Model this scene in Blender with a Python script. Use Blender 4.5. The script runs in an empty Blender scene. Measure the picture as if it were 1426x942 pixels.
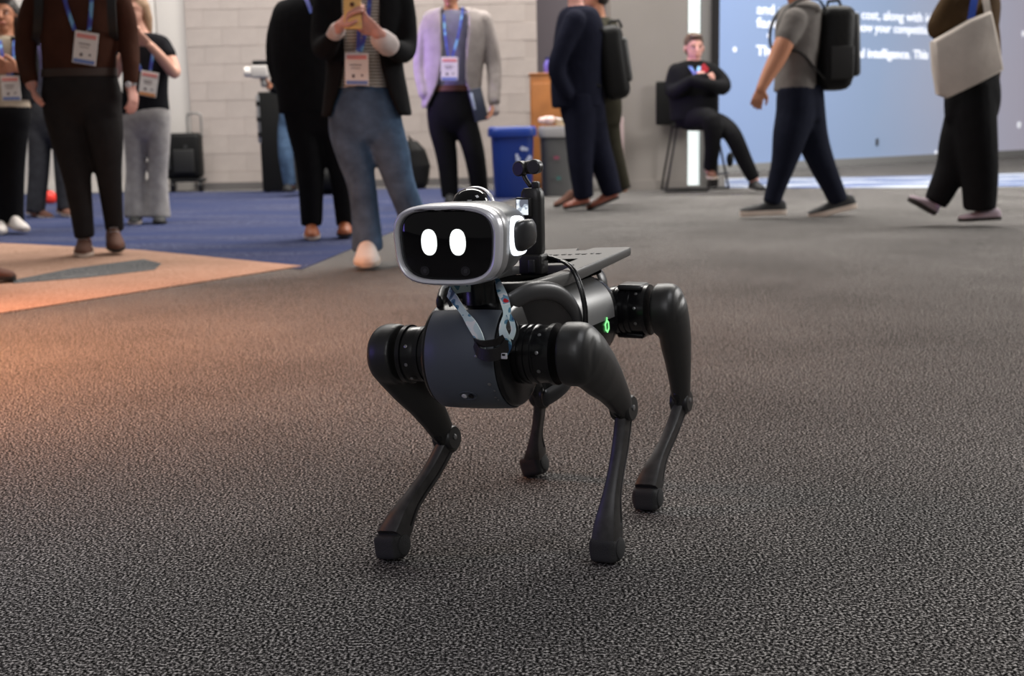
import bpy, math, random
from mathutils import Vector, Matrix, noise
random.seed(7)
PI = math.pi
sc = bpy.context.scene
V = Vector

# ------------------------------------------------------------------ camera
FPX, ROLL, CAMH = 1717.0, 0.02, 0.69
PITCH = math.atan(300 / FPX)
FW = V((0, math.cos(PITCH), -math.sin(PITCH)))
_r = V((1, 0, 0)); _u = _r.cross(FW)
RT = _r * math.cos(ROLL) - _u * math.sin(ROLL)
UP = _r * math.sin(ROLL) + _u * math.cos(ROLL)
CAM = V((0, 0, CAMH))
cd = bpy.data.cameras.new('camera'); cam = bpy.data.objects.new('camera', cd)
sc.collection.objects.link(cam); sc.camera = cam
# sensor centred on the picture; the ROLL makes the far floor line rise to the right as in the photograph
M = Matrix((RT, UP, -FW)).transposed().to_4x4(); M.translation = CAM
cam.matrix_world = M
cd.sensor_width = 36; cd.lens = FPX / 1426 * 36
cd.clip_start = 0.05; cd.clip_end = 100
cd.dof.use_dof = True; cd.dof.focus_distance = 1.85; cd.dof.aperture_fstop = 6.2

# ------------------------------------------------------------------ world, lights, exposure
w = bpy.data.worlds.new('world'); sc.world = w; w.use_nodes = True
w.node_tree.nodes['Background'].inputs[0].default_value = (1.0, 0.96, 0.93, 1)
w.node_tree.nodes['Background'].inputs[1].default_value = 0.12
sc.view_settings.view_transform = 'Standard'; sc.view_settings.look = 'None'
sc.view_settings.gamma = 1; sc.view_settings.use_curve_mapping = False
sc.view_settings.exposure = 0.12

def area(name, loc, target, sx, sy, power, col):
    l = bpy.data.lights.new(name, 'AREA'); l.shape = 'RECTANGLE'; l.size = sx; l.size_y = sy
    l.energy = power; l.color = col
    o = bpy.data.objects.new(name, l); sc.collection.objects.link(o)
    o.location = loc
    o.rotation_euler = (V(target) - V(loc)).to_track_quat('-Z', 'Y').to_euler()
    return o
area('ceiling_light_far', (2.5, 12, 7.5), (2.5, 12.0, 0), 9, 5, 1500, (1.0, 0.96, 0.9))
area('ceiling_light_mid', (-2.8, 8.6, 6.0), (-2.8, 11.5, 0.6), 5, 3, 370, (1.0, 0.96, 0.92))
area('ceiling_light_near', (2.1, 0.9, 3.6), (0.2, 2.2, 0), 1.2, 1.0, 31, (0.96, 0.97, 1.0))
area('front_fill_light', (-0.8, -3.5, 3.6), (-0.5, 8.0, 0.6), 3.0, 1.8, 62, (0.97, 0.96, 1.0))  # unseen fill behind the camera for the fronts of robot and people
area('hall_light_right', (8.0, 8.0, 3.2), (2.0, 8.5, 0.2), 2.4, 1.6, 300, (1.0, 0.98, 0.95))
osl = area('booth_screen_orange', (-2.9, 3.2, 1.8), (-1.45, 3.95, 0), 0.9, 0.6, 52, (1.0, 0.36, 0.12)); osl.data.spread = math.radians(84)
vsl = area('booth_screen_backviolet', (-5.2, 9.2, 1.7), (-0.45, 10.6, 1.15), 0.8, 0.6, 6, (0.45, 0.28, 1.0)); vsl.data.spread = math.radians(20)
area('booth_screen_violet', (-2.6, 1.6, 0.7), (0.0, 1.9, 0.1), 0.7, 0.5, 4.5, (0.28, 0.2, 1.0))

# ------------------------------------------------------------------ pixel helpers (real depth given each time)
def ray(px, py): return FW + RT * ((px - 713) / FPX) - UP * ((py - 471) / FPX)
def PY(px, py, Y): d = ray(px, py); return CAM + d * (Y / d.y)
def PZ(px, py, z=0.0): d = ray(px, py); return CAM + d * ((z - CAMH) / d.z)

# ------------------------------------------------------------------ materials
MATS = {}
def mat(name, col, rough=0.6, metal=0.0, emit=0.0, spec=0.5, bump=0.0, bscale=60, var=0.0, vscale=8, sheen=0.0, coat=0.0, ecol=None):
    if name in MATS: return MATS[name]
    m = bpy.data.materials.new(name); m.use_nodes = True; nt = m.node_tree; b = nt.nodes['Principled BSDF']
    b.inputs['Base Color'].default_value = (*col, 1); b.inputs['Roughness'].default_value = rough
    b.inputs['Metallic'].default_value = metal; b.inputs['Specular IOR Level'].default_value = spec
    b.inputs['Sheen Weight'].default_value = sheen; b.inputs['Coat Weight'].default_value = coat
    if emit:
        b.inputs['Emission Color'].default_value = (*(ecol or col), 1); b.inputs['Emission Strength'].default_value = emit
    tc = nt.nodes.new('ShaderNodeTexCoord')
    if var:
        n = nt.nodes.new('ShaderNodeTexNoise'); n.inputs['Scale'].default_value = vscale; n.inputs['Detail'].default_value = 5
        nt.links.new(tc.outputs['Object'], n.inputs['Vector'])
        mr = nt.nodes.new('ShaderNodeMapRange'); mr.inputs['From Min'].default_value = .3; mr.inputs['From Max'].default_value = .7
        mr.inputs['To Min'].default_value = 1 - var; mr.inputs['To Max'].default_value = 1 + var
        nt.links.new(n.outputs['Fac'], mr.inputs['Value'])
        mx = nt.nodes.new('ShaderNodeVectorMath'); mx.operation = 'SCALE'; mx.inputs[0].default_value = col
        nt.links.new(mr.outputs[0], mx.inputs['Scale']); nt.links.new(mx.outputs[0], b.inputs['Base Color'])
    if bump:
        n = nt.nodes.new('ShaderNodeTexNoise'); n.inputs['Scale'].default_value = bscale; n.inputs['Detail'].default_value = 4
        nt.links.new(tc.outputs['Object'], n.inputs['Vector'])
        bp = nt.nodes.new('ShaderNodeBump'); bp.inputs['Strength'].default_value = bump; bp.inputs['Distance'].default_value = .01
        nt.links.new(n.outputs['Fac'], bp.inputs['Height']); nt.links.new(bp.outputs[0], b.inputs['Normal'])
    MATS[name] = m; return m

def carpet(name, dark, mid, light, scale=300, patch=None, pscale=.6):
    m = bpy.data.materials.new(name); m.use_nodes = True; nt = m.node_tree; b = nt.nodes['Principled BSDF']
    b.inputs['Roughness'].default_value = .95; b.inputs['Specular IOR Level'].default_value = .0
    tc = nt.nodes.new('ShaderNodeTexCoord')
    n = nt.nodes.new('ShaderNodeTexNoise'); n.inputs['Scale'].default_value = scale; n.inputs['Detail'].default_value = 4
    n.inputs['Roughness'].default_value = .62
    nt.links.new(tc.outputs['Object'], n.inputs['Vector'])
    r = nt.nodes.new('ShaderNodeValToRGB'); e = r.color_ramp.elements
    e[0].position = .42; e[0].color = (*dark, 1); e[1].position = .66; e[1].color = (*light, 1)
    k = e.new(.515); k.color = (*mid, 1)
    nt.links.new(n.outputs['Fac'], r.inputs['Fac'])
    out = r.outputs['Color']
    if patch:
        n2 = nt.nodes.new('ShaderNodeTexNoise'); n2.inputs['Scale'].default_value = pscale; n2.inputs['Detail'].default_value = 3
        mp = nt.nodes.new('ShaderNodeMapping'); mp.inputs['Scale'].default_value = (1, 4, 1)
        nt.links.new(tc.outputs['Object'], mp.inputs[0]); nt.links.new(mp.outputs[0], n2.inputs['Vector'])
        mr = nt.nodes.new('ShaderNodeMapRange'); mr.inputs['From Min'].default_value = .4; mr.inputs['From Max'].default_value = .6
        nt.links.new(n2.outputs['Fac'], mr.inputs['Value'])
        mx = nt.nodes.new('ShaderNodeMix'); mx.data_type = 'RGBA'; mx.blend_type = 'MIX'
        mx.inputs['B'].default_value = (*patch, 1)
        nt.links.new(mr.outputs[0], mx.inputs['Factor']); nt.links.new(out, mx.inputs['A']); out = mx.outputs['Result']
    else:
        n2 = nt.nodes.new('ShaderNodeTexNoise'); n2.inputs['Scale'].default_value = 1.3; n2.inputs['Detail'].default_value = 4
        nt.links.new(tc.outputs['Object'], n2.inputs['Vector'])
        mr = nt.nodes.new('ShaderNodeMapRange'); mr.inputs['From Min'].default_value = .3; mr.inputs['From Max'].default_value = .7
        mr.inputs['To Min'].default_value = .82; mr.inputs['To Max'].default_value = 1.15
        nt.links.new(n2.outputs['Fac'], mr.inputs['Value'])
        sv = nt.nodes.new('ShaderNodeVectorMath'); sv.operation = 'SCALE'
        nt.links.new(out, sv.inputs[0]); nt.links.new(mr.outputs[0], sv.inputs['Scale']); out = sv.outputs[0]
    nt.links.new(out, b.inputs['Base Color'])
    bp = nt.nodes.new('ShaderNodeBump'); bp.inputs['Strength'].default_value = .35; bp.inputs['Distance'].default_value = .004
    nt.links.new(n.outputs['Fac'], bp.inputs['Height']); nt.links.new(bp.outputs[0], b.inputs['Normal'])
    return m

def ramp_print(name, stops, scale, rough=.6, stretch=(1, 1, 1), coord='Object'):
    m = bpy.data.materials.new(name); m.use_nodes = True; nt = m.node_tree; b = nt.nodes['Principled BSDF']
    b.inputs['Roughness'].default_value = rough
    tc = nt.nodes.new('ShaderNodeTexCoord'); mp = nt.nodes.new('ShaderNodeMapping'); mp.inputs['Scale'].default_value = stretch
    nt.links.new(tc.outputs[coord], mp.inputs[0])
    n = nt.nodes.new('ShaderNodeTexNoise'); n.inputs['Scale'].default_value = scale; n.inputs['Detail'].default_value = 1.5
    nt.links.new(mp.outputs[0], n.inputs['Vector'])
    r = nt.nodes.new('ShaderNodeValToRGB'); r.color_ramp.interpolation = 'CONSTANT'
    e = r.color_ramp.elements
    e[0].position = stops[0][0]; e[0].color = (*stops[0][1], 1); e[1].position = stops[1][0]; e[1].color = (*stops[1][1], 1)
    for p, c in stops[2:]:
        k = e.new(p); k.color = (*c, 1)
    nt.links.new(n.outputs['Fac'], r.inputs['Fac']); nt.links.new(r.outputs['Color'], b.inputs['Base Color'])
    return m

# ------------------------------------------------------------------ mesh builder
class MB:
    def __init__(s): s.v = []; s.f = []
    def loft(s, rings, cap=True, closed=False):
        b = len(s.v); n = len(rings[0])
        for r in rings: s.v += [tuple(p) for p in r]
        m = len(rings)
        for i in range(m if closed else m - 1):
            for j in range(n):
                a = b + i * n + j; c = b + i * n + (j + 1) % n
                i2 = (i + 1) % m
                s.f.append((a, c, b + i2 * n + (j + 1) % n, b + i2 * n + j))
        if cap and not closed:
            s.f.append(tuple(b + j for j in reversed(range(n)))); s.f.append(tuple(b + (m - 1) * n + j for j in range(n)))
        return s
    def tube(s, pts, rad, n=16, ref=None, ends=True):
        """tapered tube; rad item = r or (r_ref, r_other); ref = direction of first radius"""
        pts = [V(p) for p in pts]; rings = []
        rad = [(r, r) if not isinstance(r, (tuple, list)) else r for r in rad]
        last = None
        def ring(c, t, ra, rb):
            nonlocal last
            R = V(ref) if ref is not None else (last if last is not None else (V((0, 0, 1)) if abs(t.z) < .9 else V((1, 0, 0))))
            a = (R - t * R.dot(t)).normalized(); last = a; bb = t.cross(a)
            rings.append([c + a * (ra * math.cos(2 * PI * k / n)) + bb * (rb * math.sin(2 * PI * k / n)) for k in range(n)])
        m = len(pts)
        T = []
        for i in range(m):
            t = (pts[min(i + 1, m - 1)] - pts[max(i - 1, 0)]).normalized(); T.append(t)
        if ends:
            for q in (80, 55, 28):
                q = math.radians(q); ra, rb = rad[0]; mn = min(ra, rb)
                ring(pts[0] - T[0] * mn * math.sin(q), T[0], ra * math.cos(q), rb * math.cos(q))
        for i in range(m): ring(pts[i], T[i], *rad[i])
        if ends:
            for q in (28, 55, 80):
                q = math.radians(q); ra, rb = rad[-1]; mn = min(ra, rb)
                ring(pts[-1] + T[-1] * mn * math.sin(q), T[-1], ra * math.cos(q), rb * math.cos(q))
        return s.loft(rings)
    def hrings(s, secs, n=28, e=2.3, cap=True):
        """horizontal superellipse sections (cx,cy,z,hw,hd)"""
        rings = []
        for cx, cy, z, hw, hd in secs:
            r = []
            for k in range(n):
                a = 2 * PI * k / n; c, q = math.cos(a), math.sin(a)
                r.append((cx + hw * math.copysign(abs(c) ** (2 / e), c), cy + hd * math.copysign(abs(q) ** (2 / e), q), z))
            rings.append(r)
        return s.loft(rings, cap)
    def shell(s, secs, gaps, th=.012, n=32, e=2.3):
        """open-fronted garment: horizontal sections, front gap (towards -Y) given per section in radians"""
        rings = []
        for (cx, cy, z, hw, hd), g in zip(secs, gaps):
            o = []; i_ = []
            for k in range(n):
                a = -PI / 2 + g + (2 * PI - 2 * g) * k / (n - 1); c, q = math.cos(a), math.sin(a)
                x = math.copysign(abs(c) ** (2 / e), c); y = math.copysign(abs(q) ** (2 / e), q)
                o.append((cx + hw * x, cy + hd * y, z)); i_.append((cx + (hw - th) * x, cy + (hd - th) * y, z))
            rings.append(o + i_[::-1])
        return s.loft(rings)
    def ell(s, c, r, rot=None, n=20, m=12):
        c = V(c); R = rot or Matrix.Identity(3); rings = []
        for i in range(1, m):
            t = PI * i / m
            rings.append([c + R @ V((r[0] * math.sin(t) * math.cos(2 * PI * k / n), r[1] * math.sin(t) * math.sin(2 * PI * k / n), -r[2] * math.cos(t))) for k in range(n)])
        return s.loft(rings)
    def box(s, c, d, R=None, bev=0.0):
        c = V(c); R = R or Matrix.Identity(3); hx, hy, hz = d[0] / 2, d[1] / 2, d[2] / 2
        if bev <= 0:
            b = len(s.v)
            for z in (-hz, hz):
                for x, y in ((-hx, -hy), (hx, -hy), (hx, hy), (-hx, hy)): s.v.append(tuple(c + R @ V((x, y, z))))
            s.f += [tuple(b + q for q in f) for f in ((3, 2, 1, 0), (4, 5, 6, 7), (0, 1, 5, 4), (1, 2, 6, 5), (2, 3, 7, 6), (3, 0, 4, 7))]
            return s
        bev = min(bev, hx * .98, hy * .98, hz * .98); rings = []
        def outline(ix):
            pts = []
            for qx, qy, a0 in ((1, 1, 0), (-1, 1, 90), (-1, -1, 180), (1, -1, 270)):
                for k in range(5):
                    a = math.radians(a0 + 22.5 * k)
                    pts.append((qx * (hx - bev) + (bev - ix) * math.cos(a), qy * (hy - bev) + (bev - ix) * math.sin(a)))
            return pts
        for a in (0, 30, 60, 90):
            a = math.radians(a); ix = bev * (1 - math.sin(a)) * .999; z = -hz + bev * (1 - math.cos(a))
            rings.append([c + R @ V((x, y, z)) for x, y in outline(ix)])
        for a in (90, 60, 30, 0):
            a = math.radians(a); ix = bev * (1 - math.sin(a)) * .999; z = hz - bev * (1 - math.cos(a))
            rings.append([c + R @ V((x, y, z)) for x, y in outline(ix)])
        return s.loft(rings)
    def lathe(s, prof, o, ax, n=40, cap=True):
        o = V(o); ax = V(ax).normalized(); a = ax.orthogonal().normalized(); b = ax.cross(a)
        return s.loft([[o + ax * h + a * (max(r, 1e-4) * math.cos(2 * PI * k / n)) + b * (max(r, 1e-4) * math.sin(2 * PI * k / n)) for k in range(n)] for r, h in prof], cap)
    def prism(s, outline, z0, z1, f=None):
        b = len(s.v); n = len(outline); f = f or (lambda x, y, z: (x, y, z))
        s.v += [tuple(f(x, y, z0)) for x, y in outline] + [tuple(f(x, y, z1)) for x, y in outline]
        s.f.append(tuple(b + j for j in reversed(range(n)))); s.f.append(tuple(b + n + j for j in range(n)))
        for j in range(n): s.f.append((b + j, b + (j + 1) % n, b + n + (j + 1) % n, b + n + j))
        return s
    def ribbon(s, pts, widths, wdir, th=.0012):
        rings = []; pts = [V(p) for p in pts]; m = len(pts)
        for i, p in enumerate(pts):
            t = (pts[min(i + 1, m - 1)] - pts[max(i - 1, 0)]).normalized()
            wd = V(wdir[i]) if isinstance(wdir, list) else V(wdir)
            wv = (wd - t * wd.dot(t)).normalized(); nn = t.cross(wv); h = widths[i] / 2
            rings.append([p - wv * h - nn * th, p + wv * h - nn * th, p + wv * h + nn * th, p - wv * h + nn * th])
        return s.loft(rings)
    def xf(s, Mx): s.v = [tuple(Mx @ V(p)) for p in s.v]; return s
    def build(s, name, m, parent=None, loc=(0, 0, 0), smooth=True, sharp=40, remesh=0, sm=0, label=None):
        me = bpy.data.meshes.new(name); me.from_pydata(s.v, [], s.f); me.update()
        import bmesh
        bm = bmesh.new(); bm.from_mesh(me); bmesh.ops.recalc_face_normals(bm, faces=bm.faces); bm.to_mesh(me); bm.free()
        if smooth:
            me.polygons.foreach_set('use_smooth', [True] * len(me.polygons))
            if not remesh: me.set_sharp_from_angle(angle=math.radians(sharp))
        me.materials.append(m)
        o = bpy.data.objects.new(name, me); sc.collection.objects.link(o); o.location = loc
        if parent: o.parent = parent
        if remesh:
            r = o.modifiers.new('remesh', 'REMESH'); r.mode = 'VOXEL'; r.voxel_size = remesh; r.use_smooth_shade = True
            if sm:
                q = o.modifiers.new('smooth', 'SMOOTH'); q.iterations = sm; q.factor = .5
        if label: o['label'] = label
        return o

def spline(pts, k=6):
    """Catmull-Rom resample of a list of equal-length tuples"""
    P = [tuple(p) for p in pts]; out = []
    for i in range(len(P) - 1):
        p0 = P[max(i - 1, 0)]; p1 = P[i]; p2 = P[i + 1]; p3 = P[min(i + 2, len(P) - 1)]
        for j in range(k):
            t = j / k
            out.append(tuple(.5 * ((2 * b) + (-a + c) * t + (2 * a - 5 * b + 4 * c - d) * t * t + (-a + 3 * b - 3 * c + d) * t ** 3) for a, b, c, d in zip(p0, p1, p2, p3)))
    out.append(P[-1]); return out

def thing(name, label, cat, loc=(0, 0, 0), rotz=0, group=None):
    o = bpy.data.objects.new(name, None); sc.collection.objects.link(o); o.empty_display_size = .1
    o.location = loc; o.rotation_euler = (0, 0, rotz); return tag(o, label, cat, group)
def tag(o, label, cat, group=None):
    o['label'] = label; o['category'] = cat
    group = group or {'person': 'people standing and walking in the hall', 'badge': 'name badges on blue lanyards', 'backpack': 'black backpacks'}.get(cat)
    if group: o['group'] = group
    return o
def struct(o, label=None):
    o['kind'] = 'structure'
    if label: o['label'] = label
    return o

# ================================================================== SETTING
M_floor = carpet('speckled_grey_carpet', (.006, .006, .006), (.065, .061, .060), (.62, .59, .57), 225)
M_blue = carpet('blue_carpet', (.012, .014, .035), (.065, .072, .13), (.18, .19, .28), 160, patch=(.045, .055, .115), pscale=.8)
M_tan = carpet('tan_carpet_orange_tint', (.16, .09, .06), (.42, .26, .19), (.62, .42, .33), 200)  # base shifted to salmon so the colour carries some orange light
M_gstripe = carpet('slate_carpet', (.03, .033, .036), (.12, .125, .13), (.3, .3, .3), 200)
M_swirl = carpet('swirl_floor_band', (.35, .38, .42), (.5, .54, .6), (.7, .72, .76), 120, patch=(.06, .1, .25), pscale=.9)  # pale ground with blue noise patches for the far floor band
struct(MB().box((2, 13, -.05), (44, 34, .1)).build('floor', M_floor, smooth=False), 'dark speckled grey carpet floor')

def floor_patch(name, px, m, z, th=.004, lab=None):
    pts = [PZ(x, y) for x, y in px]
    o = MB().prism([(p.x, p.y) for p in pts], z, z + th).build(name, m, smooth=False)
    return struct(o, lab)
floor_patch('trim_1', [(-200, 331), (30, 341), (200, 350), (420, 376), (560, 318), (750, 268), (620, 263), (-200, 275)], M_blue, 0.0, .004, 'blue carpet area behind the tan strip')
floor_patch('trim_2', [(-200, 331), (30, 341), (200, 350), (420, 372), (300, 391), (0, 438), (-200, 475)], M_tan, 0.0, .006, 'tan carpet strip at left, orange light partly put in its colour')
floor_patch('trim_3', [(10, 394), (100, 376), (200, 363), (225, 369), (215, 378), (120, 389), (20, 397)], M_gstripe, 0.004, .004, 'slate grey wedge inlaid in the tan carpet strip')
floor_patch('trim_4', [(1010, 262), (1010, 249), (1200, 247), (1480, 240), (1480, 259), (1300, 262)], M_swirl, 0.0, .004, 'pale blue swirled floor band before the blue wall')

# --- back wall of painted blocks, left white panels
M_mortar = mat('mortar', (.40, .345, .315), .9, bump=.3, bscale=50)
M_block = [mat('block_paint_%d' % i, c, .75, bump=.25, bscale=40, var=.06, vscale=6) for i, c in enumerate([(.42, .365, .335), (.43, .372, .342), (.412, .357, .328)])]
WY = 14.2
x_l = PY(268, 200, WY).x; x_r = PY(750, 200, WY).x
wall = struct(MB().box(((x_l + x_r) / 2, WY + .12, 2.0), (x_r - x_l, .2, 4.0)).build('wall_back', M_mortar, smooth=False), 'taupe painted concrete block wall')
bmesh_ = MB().box((0, 0, 0), (.395, .03, .195), bev=.002)
bm0 = bmesh_.build('block', M_block[0], wall, smooth=False); meshes = [bm0.data]
for k in (1, 2):
    mm = bm0.data.copy(); mm.materials[0] = M_block[k]; meshes.append(mm)
first = True
rows = 20
for r in range(rows):
    x = x_l + .2 - (.2 if r % 2 else 0)
    while x < x_r - .02:
        w0 = max(x - .2, x_l); w1 = min(x + .2, x_r)
        if w1 - w0 > .1:
            if first: o = bm0; first = False
            else:
                o = bm0.copy(); o.data = random.choice(meshes); sc.collection.objects.link(o); o.parent = wall
            o.location = ((w0 + w1) / 2, WY + .030 + random.uniform(-.002, .002), .1 + r * .2)
            o.scale = ((w1 - w0) / .4, 1, 1)
        x += .4
M_white = mat('white_panel_paint', (.66, .62, .58), .55)
M_seam = mat('panel_seam', (.3, .28, .26), .8)
pw = struct(MB().box((x_l - 4.5, WY + .2, 2.0), (9, .2, 4.0)).build('wall_left', M_seam, smooth=False), 'off-white panelled wall at the left')
xx = x_l - .002; n_ = 0
for wd in (.34, .62, .62, .62, .62, .62, .62):
    p = MB().box((0, 0, 0), (wd - .012, .05, 3.98), bev=.006).build('panel', M_white, pw)
    p.location = (xx - wd / 2, WY + .09, 1.99); xx -= wd
struct(MB().box((x_l - 4.5 , WY + .04, .05), (9, .03, .1)).build('baseboard_left', M_white, smooth=False))
M_base = mat('grey_rubber_base', (.12, .11, .11), .7)
struct(MB().box(((x_l + x_r) / 2, WY - .015, .04), (x_r - x_l, .02, .08)).build('baseboard_back', M_base, smooth=False))
# recess and right-hand taupe wall
M_recess = mat('dark_plum_wall', (.085, .07, .08), .7)
M_taupe = mat('taupe_wall', (.27, .245, .225), .7, var=.05, vscale=1.5)
RY = 15.6
xa, xb = PY(748, 100, RY).x - .3, PY(858, 100, RY).x + .4
struct(MB().box(((xa + xb) / 2, RY, 2.0), (xb - xa, .1, 4.0)).build('wall_recess', M_recess, smooth=False), 'dark plum recessed wall')
struct(MB().box((x_r - .05, (WY + RY) / 2 + .1, 2.0), (.1, RY - WY - .1, 4.0)).build('wall_recess_side', M_recess, smooth=False))
CY = 12.35
cx0, cx1 = PY(851, 150, CY).x, PY(957, 150, CY).x
struct(MB().box(((cx0 + cx1) / 2, CY + .3, 2.0), (cx1 - cx0, .6, 4.0)).build('wall_right', M_taupe, smooth=False), 'taupe wall behind the stool')
struct(MB().box(((cx0 + cx1) / 2, CY - .012, .05), (cx1 - cx0, .02, .1)).build('baseboard_right', M_taupe, smooth=False))
# light slot, jamb, black post
M_tube = mat('lit_diffuser', (.85, .93, .92), .5, emit=.85)
M_jamb = mat('grey_metal_jamb', (.26, .25, .24), .45, .4)
M_post = mat('black_post_metal', (.022, .02, .02), .4, .3)
g0, g1, g2, g3 = [PY(p, 150, CY).x for p in (958, 977, 990, 1001)]
lt = thing('light_column', 'tall glowing white light column behind the seated man', 'light', ((g0 + g1) / 2, CY + .1, 0))
MB().box((0, -.03, 2.0), (g1 - g0 - .02, .03, 3.96), bev=.008).build('diffuser', M_tube, lt)
MB().box((0, .05, 2.0), (g1 - g0 + .01, .12, 4.0), bev=.004).build('housing', M_post, lt)
MB().box((0, .0, .02), (g1 - g0 + .02, .2, .04), bev=.004).build('base_plate', M_jamb, lt)
struct(MB().box(((g1 + g2) / 2, CY + .12, 2.0), (g2 - g1, .2, 4.0)).build('trim_5', M_jamb, smooth=False), 'grey metal jamb')
struct(MB().box(((g2 + g3) / 2, CY + .15, 2.0), (g3 - g2, .3, 4.0)).build('trim_6', M_post, smooth=False), 'black metal post beside the blue wall')
struct(MB().box(((cx1 + g3) / 2 + .0, CY + .62, 2.0), (g3 - cx1, .1, 4.0)).build('wall_right_return', M_post, smooth=False))
# blue graphic wall (backlit fabric), in a line that recedes to the right
B0 = V((2.55, 15.95, 0)); B1 = V((13.0, 23.45, 0)); bd = (B1 - B0).normalized(); bn = V((bd.y, -bd.x, 0))
BL = (B1 - B0).length; bang = math.atan2(bd.y, bd.x)
mw = bpy.data.materials.new('lit_blue_fabric'); mw.use_nodes = True; nt = mw.node_tree; b = nt.nodes['Principled BSDF']
tc = nt.nodes.new('ShaderNodeTexCoord'); sx = nt.nodes.new('ShaderNodeSeparateXYZ'); nt.links.new(tc.outputs['Object'], sx.inputs[0])
mr = nt.nodes.new('ShaderNodeMapRange'); mr.inputs['From Min'].default_value = 0; mr.inputs['From Max'].default_value = 9.5
nz = nt.nodes.new('ShaderNodeTexNoise'); nz.inputs['Scale'].default_value = .5
nt.links.new(tc.outputs['Object'], nz.inputs['Vector'])
ad = nt.nodes.new('ShaderNodeMath'); ad.operation = 'ADD'; nt.links.new(sx.outputs[0], ad.inputs[0]); nt.links.new(nz.outputs['Fac'], ad.inputs[1])
nt.links.new(ad.outputs[0], mr.inputs['Value'])
r = nt.nodes.new('ShaderNodeValToRGB'); e = r.color_ramp.elements
e[0].position = 0; e[0].color = (.20, .28, .48, 1); e[1].position = 1; e[1].color = (.46, .40, .46, 1)
k = e.new(.42); k.color = (.25, .33, .49, 1); k = e.new(.62); k.color = (.37, .39, .50, 1)
nt.links.new(mr.outputs[0], r.inputs['Fac']); nt.links.new(r.outputs[0], b.inputs['Base Color']); nt.links.new(r.outputs[0], b.inputs['Emission Color'])
b.inputs['Emission Strength'].default_value = .42; b.inputs['Roughness'].default_value = .8
bw = struct(MB().box((BL / 2, .05, 2.05), (BL, .1, 3.9)).build('wall_blue', mw, smooth=False), 'pale blue lit graphic wall with white text')
bw.location = B0; bw.rotation_euler = (0, 0, bang)
o = struct(MB().box((BL / 2, .03, .05), (BL, .1, .1)).build('baseboard_blue', mat('blue_wall_base', (.3, .3, .3), .6), smooth=False)); o.location = B0; o.rotation_euler = (0, 0, bang)
M_let = mat('white_letter_print', (.85, .87, .92), .6, emit=.75)
def wall_hit(px, py):
    d = ray(px, py); t = (B0 - CAM).dot(bn) / d.dot(bn); p = CAM + d * t
    return (p - B0).dot(bd), p.z
def lettering(text, px0, py0, px1, size=.19, parent=bw, bold=.0):
    u0, z0 = wall_hit(px0, py0); u1, _ = wall_hit(px1, py0)
    cu = bpy.data.curves.new('lettering', 'FONT'); cu.body = text; cu.size = size; cu.extrude = .002; cu.offset = bold * .4
    t = bpy.data.objects.new('tmp', cu); sc.collection.objects.link(t); bpy.context.view_layer.update()
    dg = bpy.context.evaluated_depsgraph_get(); me = bpy.data.meshes.new_from_object(t.evaluated_get(dg))
    wdt = max(v.co.x for v in me.vertices) - min(v.co.x for v in me.vertices)
    bpy.data.objects.remove(t); s = (u1 - u0) / wdt
    me.transform(Matrix.Diagonal((s, 1, 1, 1))); me.transform(Matrix.Rotation(PI / 2, 4, 'X')); me.materials.clear(); me.materials.append(M_let)
    o = bpy.data.objects.new('lettering', me); sc.collection.objects.link(o); o.parent = parent; o.location = (u0, -.004, z0)
# rows lie level on the wall: height taken from the row's left end
def row_y(px, z):
    return z
def lettering_z(text, px0, px1, z, size, bold):
    u0, _ = wall_hit(px0, 60); u1, _ = wall_hit(px1, 60)
    cu = bpy.data.curves.new('lettering', 'FONT'); cu.body = text; cu.size = size; cu.extrude = .002; cu.offset = bold * .4
    t = bpy.data.objects.new('tmp', cu); sc.collection.objects.link(t); bpy.context.view_layer.update()
    dg = bpy.context.evaluated_depsgraph_get(); me = bpy.data.meshes.new_from_object(t.evaluated_get(dg))
    xs = [v.co.x for v in me.vertices]; s = (u1 - u0) / (max(xs) - min(xs))
    bpy.data.objects.remove(t)
    me.transform(Matrix.Diagonal((s, 1, 1, 1))); me.transform(Matrix.Rotation(PI / 2, 4, 'X')); me.materials.clear(); me.materials.append(M_let)
    o = bpy.data.objects.new('lettering', me); sc.collection.objects.link(o); o.parent = bw; o.location = (u0, -.004, z)
zA = wall_hit(1053, 19)[1]; zB = wall_hit(1053, 38)[1]; zC = wall_hit(1053, 77)[1]
lettering_z('and n', 1053, 1090, zA, .18, .004); lettering_z('of the cost, along with ideal t', 1160, 1318, zA, .18, .004)
lettering_z('fast', 1053, 1082, zB, .18, .004); lettering_z('d how your competition', 1183, 1298, zB, .18, .004)
lettering_z('This', 1053, 1083, zC, .18, .008); lettering_z('is real intelligence. This is', 1172, 1303, zC, .18, .008)
M_dot = mat('white_dot_print', (.8, .82, .88), .6, emit=.55)
dots = [(1023, 69, 3.5), (1070, 50, 3), (1419, 174, 5.5), (1425, 47, 5), (1303, 212, 3), (1375, 211, 3.5)]
for px, py, rr in dots:
    u, z = wall_hit(px, py)
    MB().lathe([(rr / 105, 0), (rr / 105, .004)], (0, 0, 0), (0, -1, 0), 20).build('printed_dot', M_dot, bw, (u, -.002, z))
u, z = wall_hit(1221, 198)
ob = MB().box((0, 0, 0), (.055, .012, .10), bev=.004).build('outlet_plate', M_post, bw, (u, -.006, z))
MB().box((0, -.008, .018), (.02, .006, .02), bev=.002).build('socket', M_jamb, ob)
MB().box((0, -.008, -.018), (.02, .006, .02), bev=.002).build('socket', M_jamb, ob)

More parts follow.
